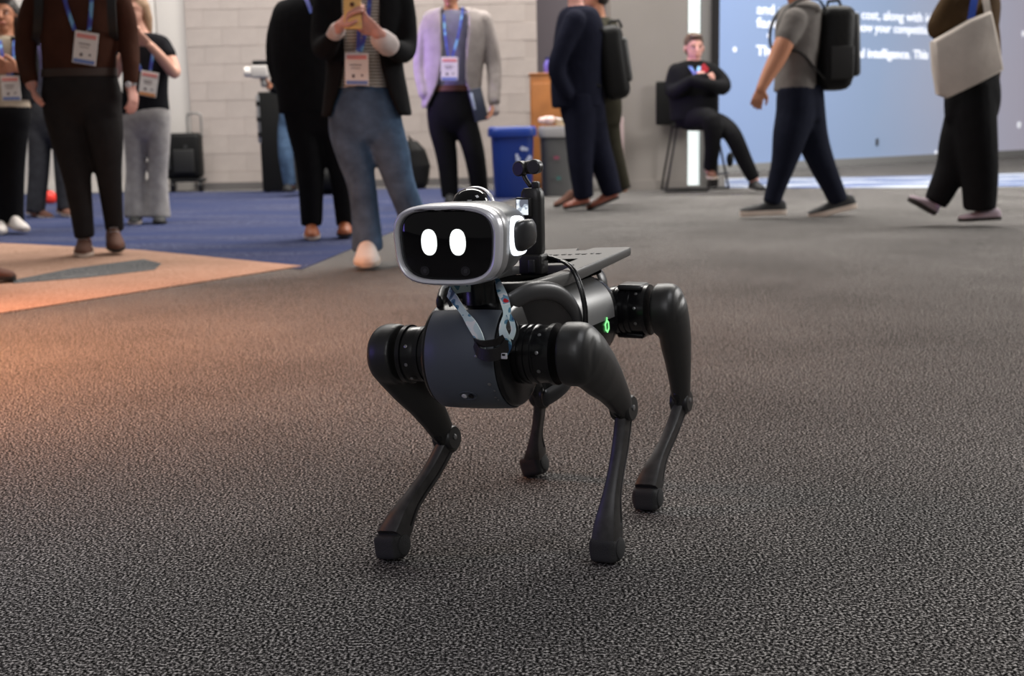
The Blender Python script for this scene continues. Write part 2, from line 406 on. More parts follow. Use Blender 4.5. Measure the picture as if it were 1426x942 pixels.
# ================================================================== ROBOT DOG
RO = V((.055, 2.067, 0)); RYAW = math.atan2(-.914, -.406)
RX = Matrix.Rotation(RYAW, 3, 'Z')
rob = thing('robot_dog', 'black and silver four-legged robot dog with white oval eyes on a dark screen face', 'robot', RO, RYAW)
BODYROT = Matrix.Translation((0, 0, .345)) @ Matrix.Rotation(math.radians(3.2), 4, 'X') @ Matrix.Translation((0, 0, -.345))
HEADROT = Matrix.Translation((.3, 0, .52)) @ Matrix.Rotation(math.radians(1.2), 4, 'X') @ Matrix.Translation((-.3, 0, -.52))
M_bk = mat('robot_black_plastic', (.006, .006, .007), .26, spec=.5)
M_bks = mat('robot_satin_black', (.012, .012, .012), .42, spec=.7, bump=.03, bscale=900)
M_sil = mat('robot_silver_grey', (.27, .27, .27), .36, .4, bump=.02, bscale=900)
M_dsil = mat('robot_dark_grey_metal', (.06, .06, .063), .36, .5)
M_hsil = mat('robot_head_grey', (.095, .10, .107), .36, .45)
M_bez = mat('robot_bezel_silver', (.72, .72, .76), .30, .25)
M_navy = mat('robot_slate_blue_shell', (.075, .087, .105), .45, spec=.45, bump=.02, bscale=700)
M_glass = mat('robot_screen_glass', (.003, .003, .004), .05, spec=.45)
M_eye = mat('robot_eye_light', (.95, 1.0, .96), .5, emit=1.15)
M_led = mat('robot_led_ring', (.9, .95, 1.0), .5, emit=1.5)
M_rub = mat('robot_rubber', (.026, .026, .027), .8, bump=.25, bscale=500)
M_cf = mat('robot_shank_carbon', (.045, .043, .042), .40, spec=.5, var=.3, vscale=60)
M_grn = mat('robot_green_light', (.25, .9, .3), .5, emit=1.0)
M_scr = mat('screw_metal', (.35, .35, .36), .35, .9)

def se_ring_x(x, cy, cz, hw, hh, e=2.6, n=56, top=0.0):
    r = []
    for k in range(n):
        a = 2 * PI * k / n; c, s_ = math.cos(a), math.sin(a)
        z = math.copysign(abs(s_) ** (2 / e), s_); y = math.copysign(abs(c) ** (2 / e), c)
        r.append((x, cy + hw * y * (1 + top * z), cz + hh * z))
    return r
# torso: upper silver shell / lower black shell / rear cap
secs = [(.235, .050, .060, .350), (.20, .060, .071, .352), (.16, .072, .078, .352), (.115, .083, .080, .351), (.06, .088, .080, .350), (0, .089, .080, .349), (-.06, .089, .079, .348), (-.112, .088, .077, .347)]
rings = [se_ring_x(x, 0, cz, hw, hh) for x, hw, hh, cz in spline([(a, b_, c, d) for a, b_, c, d in secs], 4)]
n = 56; up_, lo_ = MB(), MB()
full = MB().loft(rings, cap=False)
for f in full.f:
    c = sum((V(full.v[i]) for i in f), V()) / 4
    (up_ if c.z > .345 + (0 if c.x < .1 else (c.x - .1) * .2) else lo_).f.append(f)
for q in (up_, lo_): q.v = list(full.v)
torso = up_.xf(BODYROT).build('torso_shell', M_sil, rob, label='silver grey upper body shell')
lo_.xf(BODYROT).build('belly_shell', M_bk, rob, label='glossy black lower body shell')
rc = [se_ring_x(x, 0, cz, hw, hh) for x, hw, hh, cz in spline([(-.1145, .088, .077, .347), (-.135, .085, .0745, .346), (-.155, .077, .066, .345), (-.172, .058, .048, .344), (-.182, .03, .024, .344)], 4)]
MB().loft(rc).xf(BODYROT).build('rear_cap', M_bk, rob, label='black rear end cap of the body')
# handle hoop at the rear
hoop = [(-.150, .058 * math.cos(a), .395 + .052 * math.sin(a)) for a in [PI * k / 14 for k in range(0, 15)]]
MB().tube(hoop, [(.018, .0035)] * len(hoop), 10, ref=(1, 0, 0)).xf(BODYROT).build('rear_hoop', M_dsil, rob)
# front hub drum (axis across the body)
HX, HZ, HR = .25, .345, .078
prof = [(.045, -.066), (.070, -.066), (.0765, -.063), (HR, -.058), (HR, -.056)]
dr = MB().lathe([(.02, -.0665), (.070, -.0665), (.0755, -.064), (HR, -.060), (HR, .060), (.0755, .064), (.070, .0665), (.02, .0665)], (HX, 0, HZ), (0, 1, 0), 64)
dr.xf(BODYROT).build('hub_drum', M_bk, rob, sharp=30, label='black drum between the front hips')
# slate-blue cover wrapped on the drum's front
cov = []
for sgn, y in ((1, -.0555), (1, .0555)): pass
A0, A1 = math.radians(-128), math.radians(63)
rin = []
for i in range(41):
    a = A0 + (A1 - A0) * i / 40; row = []
    for y, rr in ((-.0555, HR - .001), (-.0565, HR + .0015), (-.0545, HR + .003), (-.03, HR + .0042), (0, HR + .0045), (.03, HR + .0042), (.0545, HR + .003), (.0565, HR + .0015), (.0555, HR - .001)):
        row.append((HX + rr * math.cos(a), y, HZ + rr * math.sin(a)))
    rin.append(row)
MB().loft(rin).xf(BODYROT).build('front_cover', M_navy, rob, sharp=50, label='slate blue curved front cover')
# camera slot on the cover and little scuffs
def on_cover(y, ang, dr_=.0048):
    a = math.radians(ang); return V((HX + (HR + dr_) * math.cos(a), y, HZ + (HR + dr_) * math.sin(a))), V((math.cos(a), 0, math.sin(a)))
pc, nc = on_cover(.004, -38)
t1 = V((0, 1, 0)); t2 = nc.cross(t1)
ov = MB(); rg = []
for rx, h in ((1.0, -.001), (1.0, .0006), (.86, .0006), (.84, -.0006)):
    rg.append([pc + t1 * (.0150 * rx * math.cos(2 * PI * k / 28)) + t2 * (.0095 * rx * math.sin(2 * PI * k / 28)) + nc * h for k in range(28)])
fc = ov.loft(rg).xf(BODYROT).build('front_sensor', M_navy, rob)
for dy in (-.0055, .0055):
    MB().lathe([(.0042, 0), (.0042, .0012), (.003, .0016)], pc + t1 * dy, nc, 18).xf(BODYROT).build('sensor_lens', M_bez if dy < 0 else M_glass, fc)
for y, an, s_ in ((.030, 8, .0022), (.046, -22, .003), (.048, -40, .002), (.05, -44, .0016), (.051, -30, .0018)):
    p_, n_ = on_cover(y, an, .0047)
    MB().lathe([(s_, 0), (s_ * .7, .0003)], p_, n_, 7).xf(BODYROT).build('scuff', M_scr, rob)
# wheel-arch rings and dark wells at the front hips
for sg in (1, -1):
    path = spline([(.262, .058, .424), (.215, .074, .434), (.15, .087, .424), (.10, .093, .394), (.08, .095, .355), (.088, .092, .31), (.13, .084, .275), (.18, .07, .262)], 6)
    path = [(a, b_ * sg, c) for a, b_, c in path]
    MB().tube(path, [(.0145, .006)] * len(path), 12, ref=(0, 0, 0) if False else None).xf(BODYROT).build('hip_arch', M_dsil, rob)
    fan = MB(); cen = V((.19, .074 * sg, .345))
    inner = [V(p) * .96 + cen * .04 + V((0, .002 * sg, 0)) for p in path]
    fan.loft([[p for p in inner], [p * .45 + cen * .55 + V((0, -.004 * sg, 0)) for p in inner], [p * .08 + cen * .92 for p in inner]], cap=False)
    fan.xf(BODYROT).build('hip_well', M_bk, rob)
# neck
nk = MB().lathe([(.033, .395), (.033, .408), (.0305, .411), (.0305, .418), (.0285, .421), (.0275, .45), (.028, .475)], (.238, 0, 0), (0, 0, 1), 40)
nk.xf(BODYROT).build('neck', M_bk, rob, label='black cylindrical neck')
MB().tube([(.238, .028, .405), (.238, .030, .45)], [.004, .004], 10).xf(BODYROT).build('neck_strut', M_bk, rob)
# ---- legs
def leg(hip, knee, foot, sg, rear):
    hip, knee, foot = V(hip), V(knee), V(foot)
    yx = V((0, 1, 0))
    inner = V((hip.x, .058 * sg, hip.z - (hip.y - .058 * sg) * math.tan(math.radians(3.2)) ))
    ax = (hip - inner).normalized(); L_ = (hip - inner).length
    # hip motor, ribbed
    prof = [(.042, -.01)]
    h = 0.0
    while h < L_ * .42: prof += [(.0445, h), (.0445, h + .006), (.0425, h + .007), (.0425, h + .0095)]; h += .0105
    prof += [(.043, h), (.043, L_ * .62), (.046, L_ * .63), (.046, L_ * .70), (.030, L_ * .71)]
    mo = MB().lathe(prof, inner, ax, 40).build('hip_motor', M_bk, rob, sharp=30)
    if True:
        for k in range(3):
            a = math.radians(-50 + 38 * k); e1 = V((1, 0, 0)); e2 = ax.cross(e1)
            q = inner + ax * (L_ * .52) + (e1 * math.cos(a) + e2 * math.sin(a)) * .0432
            MB().lathe([(.0028, -.001), (.0028, .0006), (.0015, .001)], q, (q - (inner + ax * (L_ * .52))), 10).build('motor_screw', M_scr, mo)
    if rear:
        MB().box(inner + ax * .035 + V((0, 0, .044)), (.05, .045, .010), bev=.004).build('hip_bracket', M_dsil, rob)
        MB().box(inner + ax * .035 - V((0, 0, .044)), (.04, .05, .010), bev=.004).build('hip_bracket', M_bk, rob)
    # thigh
    t = MB()
    c0 = hip - ax * .017
    t.lathe([(.040, -.002), (.0475, 0), (.0478, .022), (.046, .032), (.040, .040), (.028, .0455), (.012, .047), (.002, .0475)], c0, ax, 40)
    d = (knee - hip)
    back = V((-1, 0, 0))
    side = (yx - d.normalized() * yx.dot(d.normalized())).normalized()
    perp = d.normalized().cross(side)
    if perp.x > 0: perp = -perp
    pts, rad = [], []
    for u_, off, ra, rb in ((0.0, .0, .046, .026), (.15, .003, .0455, .0275), (.35, .005, .0415, .0265), (.55, .007, .035, .023), (.75, .005, .029, .0195), (.92, .001, .0235, .017), (1.05, -.001, .019, .0155)):
        pts.append(hip + ax * .010 * (1 - u_) + d * u_ + perp * off); rad.append((ra, rb))
    t.tube(pts, rad, 28, ref=perp)
    th = t.build('thigh', M_bks, rob, remesh=.0028, sm=6)
    # knee fork plate + bolts
    kp = MB()
    kf = -perp
    kp.tube([knee - d * .14 + kf * .008, knee + d.normalized() * .003 + kf * .007], [(.0165, .0115), (.012, .0105)], 16, ref=perp)
    kp.build('knee_fork', M_bk, th)
    for s2 in (1, -1):
        MB().lathe([(.0195, -.0045), (.0205, -.002), (.0205, .003), (.0185, .0055), (.004, .006)], knee - d * .02 + side * (.0115 * s2), side * s2, 28).build('knee_plate', M_bks, th)
        MB().lathe([(.0045, -.001), (.0045, .001), (.003, .0016)], knee - d * .03 + side * (.0178 * s2), side * s2, 14).build('knee_bolt', M_scr, th)
    # shank: S-curved bar with a channel in its sides
    top = knee + kf * .004; bot = foot + V((0, 0, .016))
    dd = bot - top; pd = dd.normalized().cross(side).normalized()
    if pd.x > 0: pd = -pd           # pd points to the rear
    ctrl = []
    for u_, off, wd, tk in ((-.03, 0, .016, .0105), (.10, .003, .0155, .0105), (.30, .004, .0150, .0105), (.5, .0, .0148, .0105), (.66, -.004, .0160, .0125), (.80, -.004, .0195, .0165), (.90, -.002, .0215, .0195), (1.0, .0, .0222, .0212)):
        p = top + dd * u_ + pd * off; ctrl.append((p.x, p.y, p.z, wd, tk))
    ctrl = spline(ctrl, 4)
    sh = MB(); rings = []
    m_ = len(ctrl)
    for i, (x, y, z, wd, tk) in enumerate(ctrl):
        u_ = i / (m_ - 1)
        g = .34 if .06 < u_ < .80 else 0.0     # groove depth share
        sec = []
        for (a_, b__) in ((-1, -.55), (-.85, -.9), (-.5, -1), (.25, -1), (.32, -1 + g), (.52, -1 + g), (.58, -1), (.85, -.9), (1, -.5), (1, .5), (.85, .9), (.58, 1), (.52, 1 - g), (.32, 1 - g), (.25, 1), (-.5, 1), (-.85, .9), (-1, .55)):
            sec.append(V((x, y, z)) + pd * (a_ * wd) + side * (b__ * tk))
        rings.append(sec)
    sh.loft(rings)
    sk = sh.build('shank', M_cf, rob, sharp=35)
    # dark channel strip down the rear edge
    cs = MB(); rg = []
    for (x, y, z, wd, tk) in ctrl[2:int(m_ * .82)]:
        c = V((x, y, z)) + pd * (wd * 1.0)
        rg.append([c + pd * .0025 + side * (tk * .62), c - pd * .002 + side * (tk * .66), c - pd * .002 - side * (tk * .66), c + pd * .0025 - side * (tk * .62)])
    cs.loft(rg).build('cable_channel', M_bk, sk)
    # foot: rubber boot with a round side disc
    ft = MB(); fo = foot
    ft.lathe([(.006, -.0235), (.016, -.0232), (.0205, -.021), (.0222, -.0165), (.0222, .0165), (.0205, .021), (.016, .0232), (.006, .0235)], fo + V((0, 0, .0035)), side, 36)
    hf = V((pd.x, pd.y, 0)); hf = (hf - side * hf.dot(side)).normalized(); upv = hf.cross(side); upv = upv if upv.z > 0 else -upv
    ft.box(fo - hf * .005 + V((0, 0, .0035)), (.040, .045, .040), Matrix((hf, side, upv)).transposed(), bev=.0085)
    ftm = ft.build('rubber_foot', M_rub, sk, remesh=.0022, sm=4)
    for s2 in (1, -1):
        MB().lathe([(.0165, -.001), (.0165, .0012), (.0145, .0022), (.004, .0026)], fo + V((0, 0, .0035)) + side * (.0228 * s2), side * s2, 28).build('foot_disc', M_rub, sk)
leg((.25, .155, .354), (.092, .174, .238), (.145, .162, .0200), 1, False)
leg((.25, -.155, .336), (.133, -.122, .172), (.254, -.165, .0200), -1, False)
leg((-.2, .155, .354), (-.262, .166, .170), (-.131, .142, .0200), 1, True)
leg((-.2, -.155, .336), (-.232, -.105, .168), (-.262, -.133, .0200), -1, True)
# rear-right knee cover seen under the belly is the thigh end itself

# ---- top plate with tray
def plate_z(x): return .437 + max(0, -(x - .05)) * .035
outer = [(.213, .030), (.213, .052), (.207, .066), (.195, .074), (.15, .080), (.05, .084), (-.215, .088), (-.226, .086), (-.232, .078), (-.238, .012), (-.205, .006), (-.205, -.012), (-.238, -.020), (-.232, -.078), (-.226, -.086), (-.215, -.088), (.05, -.084), (.15, -.080), (.195, -.074), (.207, -.066), (.213, -.052), (.213, -.030)]
inner = [(.196, .028), (.196, .045), (.190, .056), (.18, .060), (.14, .062), (.09, .062), (-.0, .060), (-.012, .057), (-.016, .050), (-.016, .03), (-.016, .02), (-.016, -.02), (-.016, -.03), (-.016, -.050), (-.012, -.057), (0, -.060), (.09, -.062), (.14, -.062), (.18, -.060), (.190, -.056), (.196, -.045), (.196, -.028)]
fm = MB(); rg = []
def pr(o, ins, dz, other=None, low=0):
    r_ = []
    for i, (x, y) in enumerate(o):
        q = other[i]; dx, dy = q[0] - x, q[1] - y; l_ = math.hypot(dx, dy)
        r_.append((x + dx / l_ * ins, y + dy / l_ * ins, plate_z(x) + dz - low * .009 * max(0, min(1, (x + .02) / .12))))
    return r_
rg = [pr(inner, 0, .001, outer), pr(inner, 0, .009, outer), pr(inner, .0015, .011, outer), pr(outer, .003, .011, inner), pr(outer, .0008, .0095, inner), pr(outer, 0, .006, inner), pr(outer, 0, .0, inner), pr(outer, .003, -.003, inner, 1), pr(inner, 0, -.003, outer, 1)]
fm.loft(rg, closed=True)
plate = fm.xf(BODYROT).build('back_plate', mat('robot_plate_grey', (.13, .128, .125), .4, .35), rob, sharp=35, label='silver grey back plate with an open tray')
MB().box((.09, 0, .4325), (.215, .125, .006)).xf(BODYROT).build('tray_floor', mat('robot_matte_black', (.004, .004, .004), .9, spec=.0), plate)
MB().box((.09, .048, .442), (.20, .004, .004)).xf(BODYROT).build('tray_rail', MATS['robot_matte_black'], plate)
MB().box((-.065, .0, plate_z(-.065) + .0116), (.045, .07, .0012), bev=.0005).xf(BODYROT).build('slot_cover', MATS['robot_matte_black'], plate)
for k in range(9):
    MB().box((-.145 - .004 * (k % 2), -.055 + .0135 * k, plate_z(-.145) + .0117), (.009, .008 - .003 * (k % 3 == 1), .0012), bev=.0004).xf(BODYROT).build('raised_mark', M_dsil, plate)
MB().box((.0, 0, .4245), (.30, .11, .010), bev=.003).xf(BODYROT).build('plate_mount', MATS['robot_matte_black'], rob)
# embossed panel by the neck, side emblem
e0 = V((-.066, .0895, .337))
em = MB(); rg = []
for rr, h in ((.0105, 0), (.0105, .0012), (.0075, .0012), (.0075, 0)):
    rg.append([e0 + V((rr * math.sin(PI / 3 * k), h - .0004, rr * 1.1 * math.cos(PI / 3 * k))) for k in range(6)])
em.loft(rg, closed=True); em.box(e0 + V((.0105, .0006, .004)), (.004, .001, .003)); em.box(e0 + V((0, .0006, .0135)), (.003, .001, .004))
em.xf(BODYROT).build('emblem_light', M_grn, rob, smooth=False, label='glowing green hexagon emblem')

# ---- head
def face_outline(a, b_, n=72, e=3.4, taper=.05):
    out = []
    for k in range(n):
        t = 2 * PI * k / n; c, s_ = math.cos(t), math.sin(t)
        y = math.copysign(abs(c) ** (2 / e), c); z = math.copysign(abs(s_) ** (2 / e), s_)
        out.append((y * a * (1 + taper * z), z * b_))
    return out
FC = V((.372, 0.0045, .522))
def fring(x, a, b_, dz=0, e=3.4, taper=.05, bulge=0):
    return [V((x - bulge * ((y / a) ** 2) * .5, FC.y + y, FC.z + z + dz)) for y, z in face_outline(a, b_, e=e, taper=taper)]
MB_band = [fring(.3335, .0818, .0572), fring(.3345, .0830, .0581), fring(.352, .0828, .0579), fring(.3535, .0822, .0574)]
hd = MB().loft([fring(.366, .074, .049), fring(.366, .0795, .0545, bulge=.004), fring(.362, .0805, .0556, bulge=.004), fring(.348, .0815, .0567), fring(.335, .0822, .0574), fring(.334, .0808, .0562), fring(.325, .0815, .0567, dz=.0004), fring(.30, .0805, .0565, dz=.001, e=3.1),
                fring(.27, .0775, .0545, dz=.002, e=2.9), fring(.24, .070, .049, dz=.002, e=2.7), fring(.215, .058, .040, dz=.001, e=2.5), fring(.20, .043, .029, e=2.3), fring(.192, .024, .016, e=2.2)])
head = hd.xf(HEADROT).build('head', M_hsil, rob, sharp=45, label='rounded grey head housing')
MB().loft([fring(.352, .0822, .0574), fring(.366, .0822, .0572, bulge=.004), fring(.372, .0812, .0562, bulge=.005), fring(.3755, .0780, .0535, bulge=.006), fring(.3745, .0752, .0508, bulge=.006), fring(.3700, .0735, .0490, bulge=.006), fring(.366, .0735, .0490, bulge=.006), fring(.352, .079, .054)], closed=True).xf(HEADROT).build('bezel', M_bez, head, sharp=60, label='bright silver face rim')
MB().loft(MB_band).xf(HEADROT).build('side_band', mat('robot_band_silver', (.40, .40, .41), .35, .5), head, sharp=60, label='lighter silver band behind the face rim')
MB().loft([fring(.350, .072, .048), fring(.3672, .0742, .0497, bulge=.005), fring(.3697, .060, .040, e=3.2), fring(.3707, .03, .02, e=3), fring(.371, .002, .002, e=2)]).xf(HEADROT).build('screen', M_glass, head, sharp=60, label='glossy black face screen')
def oval(y, z, a, b_, x=.3715, e=2.3, th=.0008):
    return MB().loft([[V((x, FC.y + y + p[0], FC.z + z + p[1])) for p in face_outline(a, b_, 36, e, 0)], [V((x + th, FC.y + y + p[0] * .96, FC.z + z + p[1] * .96)) for p in face_outline(a, b_, 36, e, 0)]])
for y in (-.0245, .0205):
    oval(y, .0045, .0125, .0185).xf(HEADROT).build('eye', M_eye, head, label='white glowing oval eye')
M_lens = mat('lens_dark', (.02, .02, .024), .12, spec=.8)
for y in (-.034, .030):
    oval(y, -.036, .0075, .0068, x=.3702, e=2).xf(HEADROT).build('camera_lens', M_lens, head)
    oval(y + .001, -.036, .0032, .0032, x=.3712, e=2).xf(HEADROT).build('camera_lens', M_dsil, head)
for y0, y1 in ((-.052, -.014), (-.002, .034)):
    MB().tube([(.3725, y0 + FC.y, FC.z + .0495), (.3735, (y0 + y1) / 2 + FC.y, FC.z + .0506), (.3725, y1 + FC.y, FC.z + .0497)], [.0011] * 3, 8).xf(HEADROT).build('brow_slot', M_glass, head)
# ears: lit ring and tapered pod
for sg in (1, -1):
    yb = .0775 * sg + FC.y
    def eo(sc_, x0=.298, z0=.529):
        o_ = []
        for k in range(40):
            t = 2 * PI * k / 40; c, s_ = math.cos(t), math.sin(t)
            xx_ = math.copysign(abs(c) ** (2 / 3.0), c) * .032; zz = math.copysign(abs(s_) ** (2 / 3.0), s_) * .0285
            xx_ = xx_ * (1 - .10 * zz / .0285) + (.004 * (zz / .0285))
            o_.append((x0 + xx_ * sc_, z0 + zz * sc_))
        return o_
    def er(sc_, h, dx=0, dz=0, sx=1.0): return [V((x + dx, yb + h * sg - (abs(x - .30) * .10) * sg * (x < .30), z + dz)) for x, z in [((q[0] - .285) * sx + .285, q[1]) for q in eo(sc_)]]
    MB().loft([er(1.0, -.006), er(1.0, .004), er(.97, .007), er(.80, .008), er(.78, .004), er(.78, -.006)], closed=True).xf(HEADROT).build('ear_light_ring', M_led, head, sharp=60, label='white lit ring around the ear pod')
    MB().loft([er(.79, -.004), er(.79, .006), er(.78, .011, -.001), er(.75, .016, -.004, .002), er(.66, .0205, -.009, .004), er(.42, .023, -.012, .006), er(.05, .0235, -.012, .006)]).xf(HEADROT).build('ear_pod', M_dsil, head, sharp=60, label='glossy dark grey ear pod')
# dome sensor on the head
dm = MB().lathe([(.0275, -.004), (.0275, .0), (.0262, .008), (.0225, .0155), (.017, .0205), (.009, .0238), (.001, .0248)], (.272, 0, .572), (0, 0, 1), 40)
dome = dm.xf(HEADROT).build('dome_sensor', M_glass, head, sharp=60, label='black glass dome on top of the head')
arc = [(.256, .0295 * math.cos(a), .570 + .0275 * math.sin(a)) for a in [PI * k / 20 for k in range(21)]]
MB().tube(arc, [(.006, .0013)] * 21, 8, ref=(1, 0, 0)).xf(HEADROT).build('dome_guard', M_bez, head)
MB().lathe([(.031, -.006), (.031, .0015), (.029, .003)], (.272, 0, .572), (0, 0, 1), 40).xf(HEADROT).build('dome_collar', M_dsil, head)
for k, yy in enumerate((.045, .051)):
    MB().lathe([(.0016, 0), (.0012, .0003)], (.292, yy, .5785), (0, 0, 1), 8).xf(HEADROT).build('head_mark', M_bk, head)

# ---- action camera on its stick (a thing of its own, clamped in the tray)
sk0 = RO + RX @ V((.046, .002, .442))
osm = thing('gimbal_camera', 'small black gimbal camera standing upright in the tray behind the head', 'camera', sk0, RYAW)
M_ck = mat('camera_black', (.016, .015, .015), .42)
MB().box((0, 0, .018), (.034, .040, .034), bev=.004).build('mount_base', M_ck, osm)
MB().box((.018, .004, .016), (.006, .012, .022), bev=.002).build('mount_clip', M_dsil, osm)
bd_ = MB(); bd_.hrings([(0, 0, .034, .013, .0165), (0, 0, .040, .0145, .0185), (0, 0, .124, .0145, .0185), (0, 0, .136, .0138, .0175), (0, 0, .142, .011, .0135)], e=3.4)
grip = bd_.build('grip', M_ck, osm, sharp=50)
MB().box((0, .006, .146), (.012, .012, .014), bev=.003).build('top_hinge', M_ck, grip)
M_lcd = ramp_print('small_screen_image', [(0, (.12, .13, .16)), (.42, (.35, .4, .45)), (.5, (.75, .8, .84)), (.62, (.55, .6, .62)), (.7, (.6, .3, .3))], 60, .3)
_b = M_lcd.node_tree.nodes['Principled BSDF']; _b.inputs['Emission Strength'].default_value = .9
M_lcd.node_tree.links.new([n_ for n_ in M_lcd.node_tree.nodes if n_.type == 'VALTORGB'][0].outputs[0], _b.inputs['Emission Color'])
scb = MB().box((.018, -.0075, .112), (.010, .027, .032), bev=.0025).build('screen_housing', M_ck, osm)
MB().box((.0232, -.0085, .1125), (.0012, .0205, .0245)).build('lit_screen', M_lcd, scb, smooth=False)
arm = MB().tube([(.0, -.004, .146), (-.0, -.012, .157), (.0, -.018, .170)], [(.0055, .0035)] * 3, 12, ref=(1, 0, 0)).build('gimbal_arm', M_ck, osm)
MB().lathe([(.010, -.008), (.0125, -.006), (.0125, .007), (.0105, .009)], (.004, -.018, .174), (1, -.25, 0), 28).build('gimbal_motor', M_ck, osm)
hdm = MB().tube([(0, -.013, .175), (0, .007, .177)], [.0105, .0122], 24).build('camera_head', M_ck, osm)
MB().lathe([(.0118, 0), (.0118, .009), (.010, .011), (.001, .0112)], (.008, .010, .177), (1, -.05, 0), 28).build('lens_cap', M_dsil, hdm)
# cable from the stick over the body side
cb = MB()
cp = spline([(.030, .018, .470), (.036, .036, .467), (.052, .060, .463), (.066, .078, .453), (.074, .092, .430), (.078, .1015, .395), (.080, .1035, .360), (.070, .1035, .325), (.06, .098, .30)], 6)
cb.tube(cp, [.0026] * len(cp), 10)
cp2 = [(a - .0065, b_ + (.0015 if i > 12 else 0), c) for i, (a, b_, c) in enumerate(cp)]
cb.tube(cp2[8:], [.0024] * len(cp2[8:]), 10)
cb.tube([cp[0], cp[5], cp[9]], [.0040, .0044, .0034], 12)
co = cb.build('cable', M_bk, None, RO); co.rotation_euler = (0, 0, RYAW); tag(co, 'thin black cable running from the gimbal camera down the robot\'s side', 'cable')

# ---- lanyard round the neck
def RL(px, py, f):
    d = ray(px, py); fv = RX @ V((1, 0, 0)); t = (f - (CAM - RO).dot(fv)) / d.dot(fv); return RX.inverted() @ (CAM + d * t - RO)
M_lan = ramp_print('lanyard_print', [(0, (.02, .07, .16)), (.36, (.10, .26, .36)), (.41, (.60, .74, .74)), (.54, (.80, .82, .80)), (.61, (.16, .32, .44)), (.65, (.55, .02, .03))], 36, .45, (1.6, 1, .6))
ly = thing('lanyard', 'white and blue printed lanyard hanging round the robot\'s neck', 'lanyard', RO + RX @ V((.24, 0, .40)), RYAW)
off = V((.24, 0, .40))
def rib(pp, name, m, wds, wdir, th=.0009, parent=ly):
    pts = [RL(*p) - off for p in pp]
    c = spline([tuple(p) + (wd,) for p, wd in zip(pts, wds)], 5)
    wdl = wdir
    if isinstance(wdir, list):
        wdl = [tuple(q) for q in spline(wdir, 5)]
    return MB().ribbon([q[:3] for q in c], [q[3] for q in c], wdl, th).build(name, m, parent, sharp=30)
rib([(655, 401, .268), (640, 402, .285), (626, 406, .295), (633, 417, .315), (646, 436, .328), (657, 452, .336), (667, 470, .340), (672, 487, .340)], 'strap', M_lan, [.012, .013, .014, .013, .010, .015, .014, .010], [(0, 0, 1), (0, 0, 1), (0, .6, 1), (0, .8, .8), (0, 1, .2), (0, 1, .3), (0, 1, .2), (0, 1, .1)])
rib([(692, 388, .262), (697, 403, .285), (703, 420, .305), (706, 437, .325), (700, 455, .340), (703, 470, .345), (708, 481, .345), (703, 491, .345)], 'strap', M_lan, [.006, .012, .013, .011, .010, .014, .010, .012], [(0, 1, 0)] * 8)
rib([(708, 437, .330), (713, 448, .338), (715, 461, .342), (711, 472, .345)], 'strap', M_lan, [.006, .007, .007, .008], [(0, 1, 0)] * 4)
M_blkst = mat('black_webbing', (.012, .011, .011), .38, bump=.1, bscale=400)
rib([(661, 475, .338), (672, 479, .352), (690, 477, .356), (702, 470, .350)], 'black_band', M_blkst, [.010, .011, .011, .010], [(.5, 0, 1)] * 4)
rib([(661, 479, .338), (668, 492, .350), (684, 495, .355), (700, 489, .350), (706, 474, .347)], 'black_band', M_blkst, [.012, .016, .018, .016, .010], [(0, .1, 1)] * 5)
rib([(706, 440, .322), (716, 450, .33), (718, 465, .33), (711, 480, .335), (706, 490, .34)], 'black_band', M_blkst, [.006, .008, .009, .010, .012], [(0, 1, 0)] * 5)
rib([(622, 402, .288), (624, 415, .30), (628, 427, .305)], 'black_band', M_blkst, [.005, .005, .005], [(0, 1, 0)] * 3)
bk = RL(702, 496, .350) - off
MB().box(bk, (.003, .0095, .0085), bev=.0008).build('buckle', M_bez, ly)
MB().box(bk + V((.0018, 0, .002)), (.001, .005, .003)).build('buckle_slot', M_bk, ly, smooth=False)

# ================================================================== PEOPLE
M_skin = mat('skin_light', (.60, .33, .245), .55, spec=.3)
M_skin2 = mat('skin_tan', (.50, .22, .125), .5, spec=.35)
M_skin3 = mat('skin_pink', (.64, .33, .27), .55, spec=.3)
M_eyew = mat('eye_white', (.7, .7, .7), .3)
M_lip = mat('lip', (.42, .14, .12), .5)
M_hair_d = mat('hair_dark', (.022, .015, .012), .55, bump=.4, bscale=90)
M_hair_b = mat('hair_blond', (.30, .18, .10), .55, bump=.4, bscale=90)
M_hair_m = mat('hair_brown', (.09, .05, .03), .55, bump=.4, bscale=90)
def fab(name, col, rough=.85, var=.12, b=.35): return mat(name, col, rough, spec=.08, var=var, vscale=14, bump=b, bscale=26)

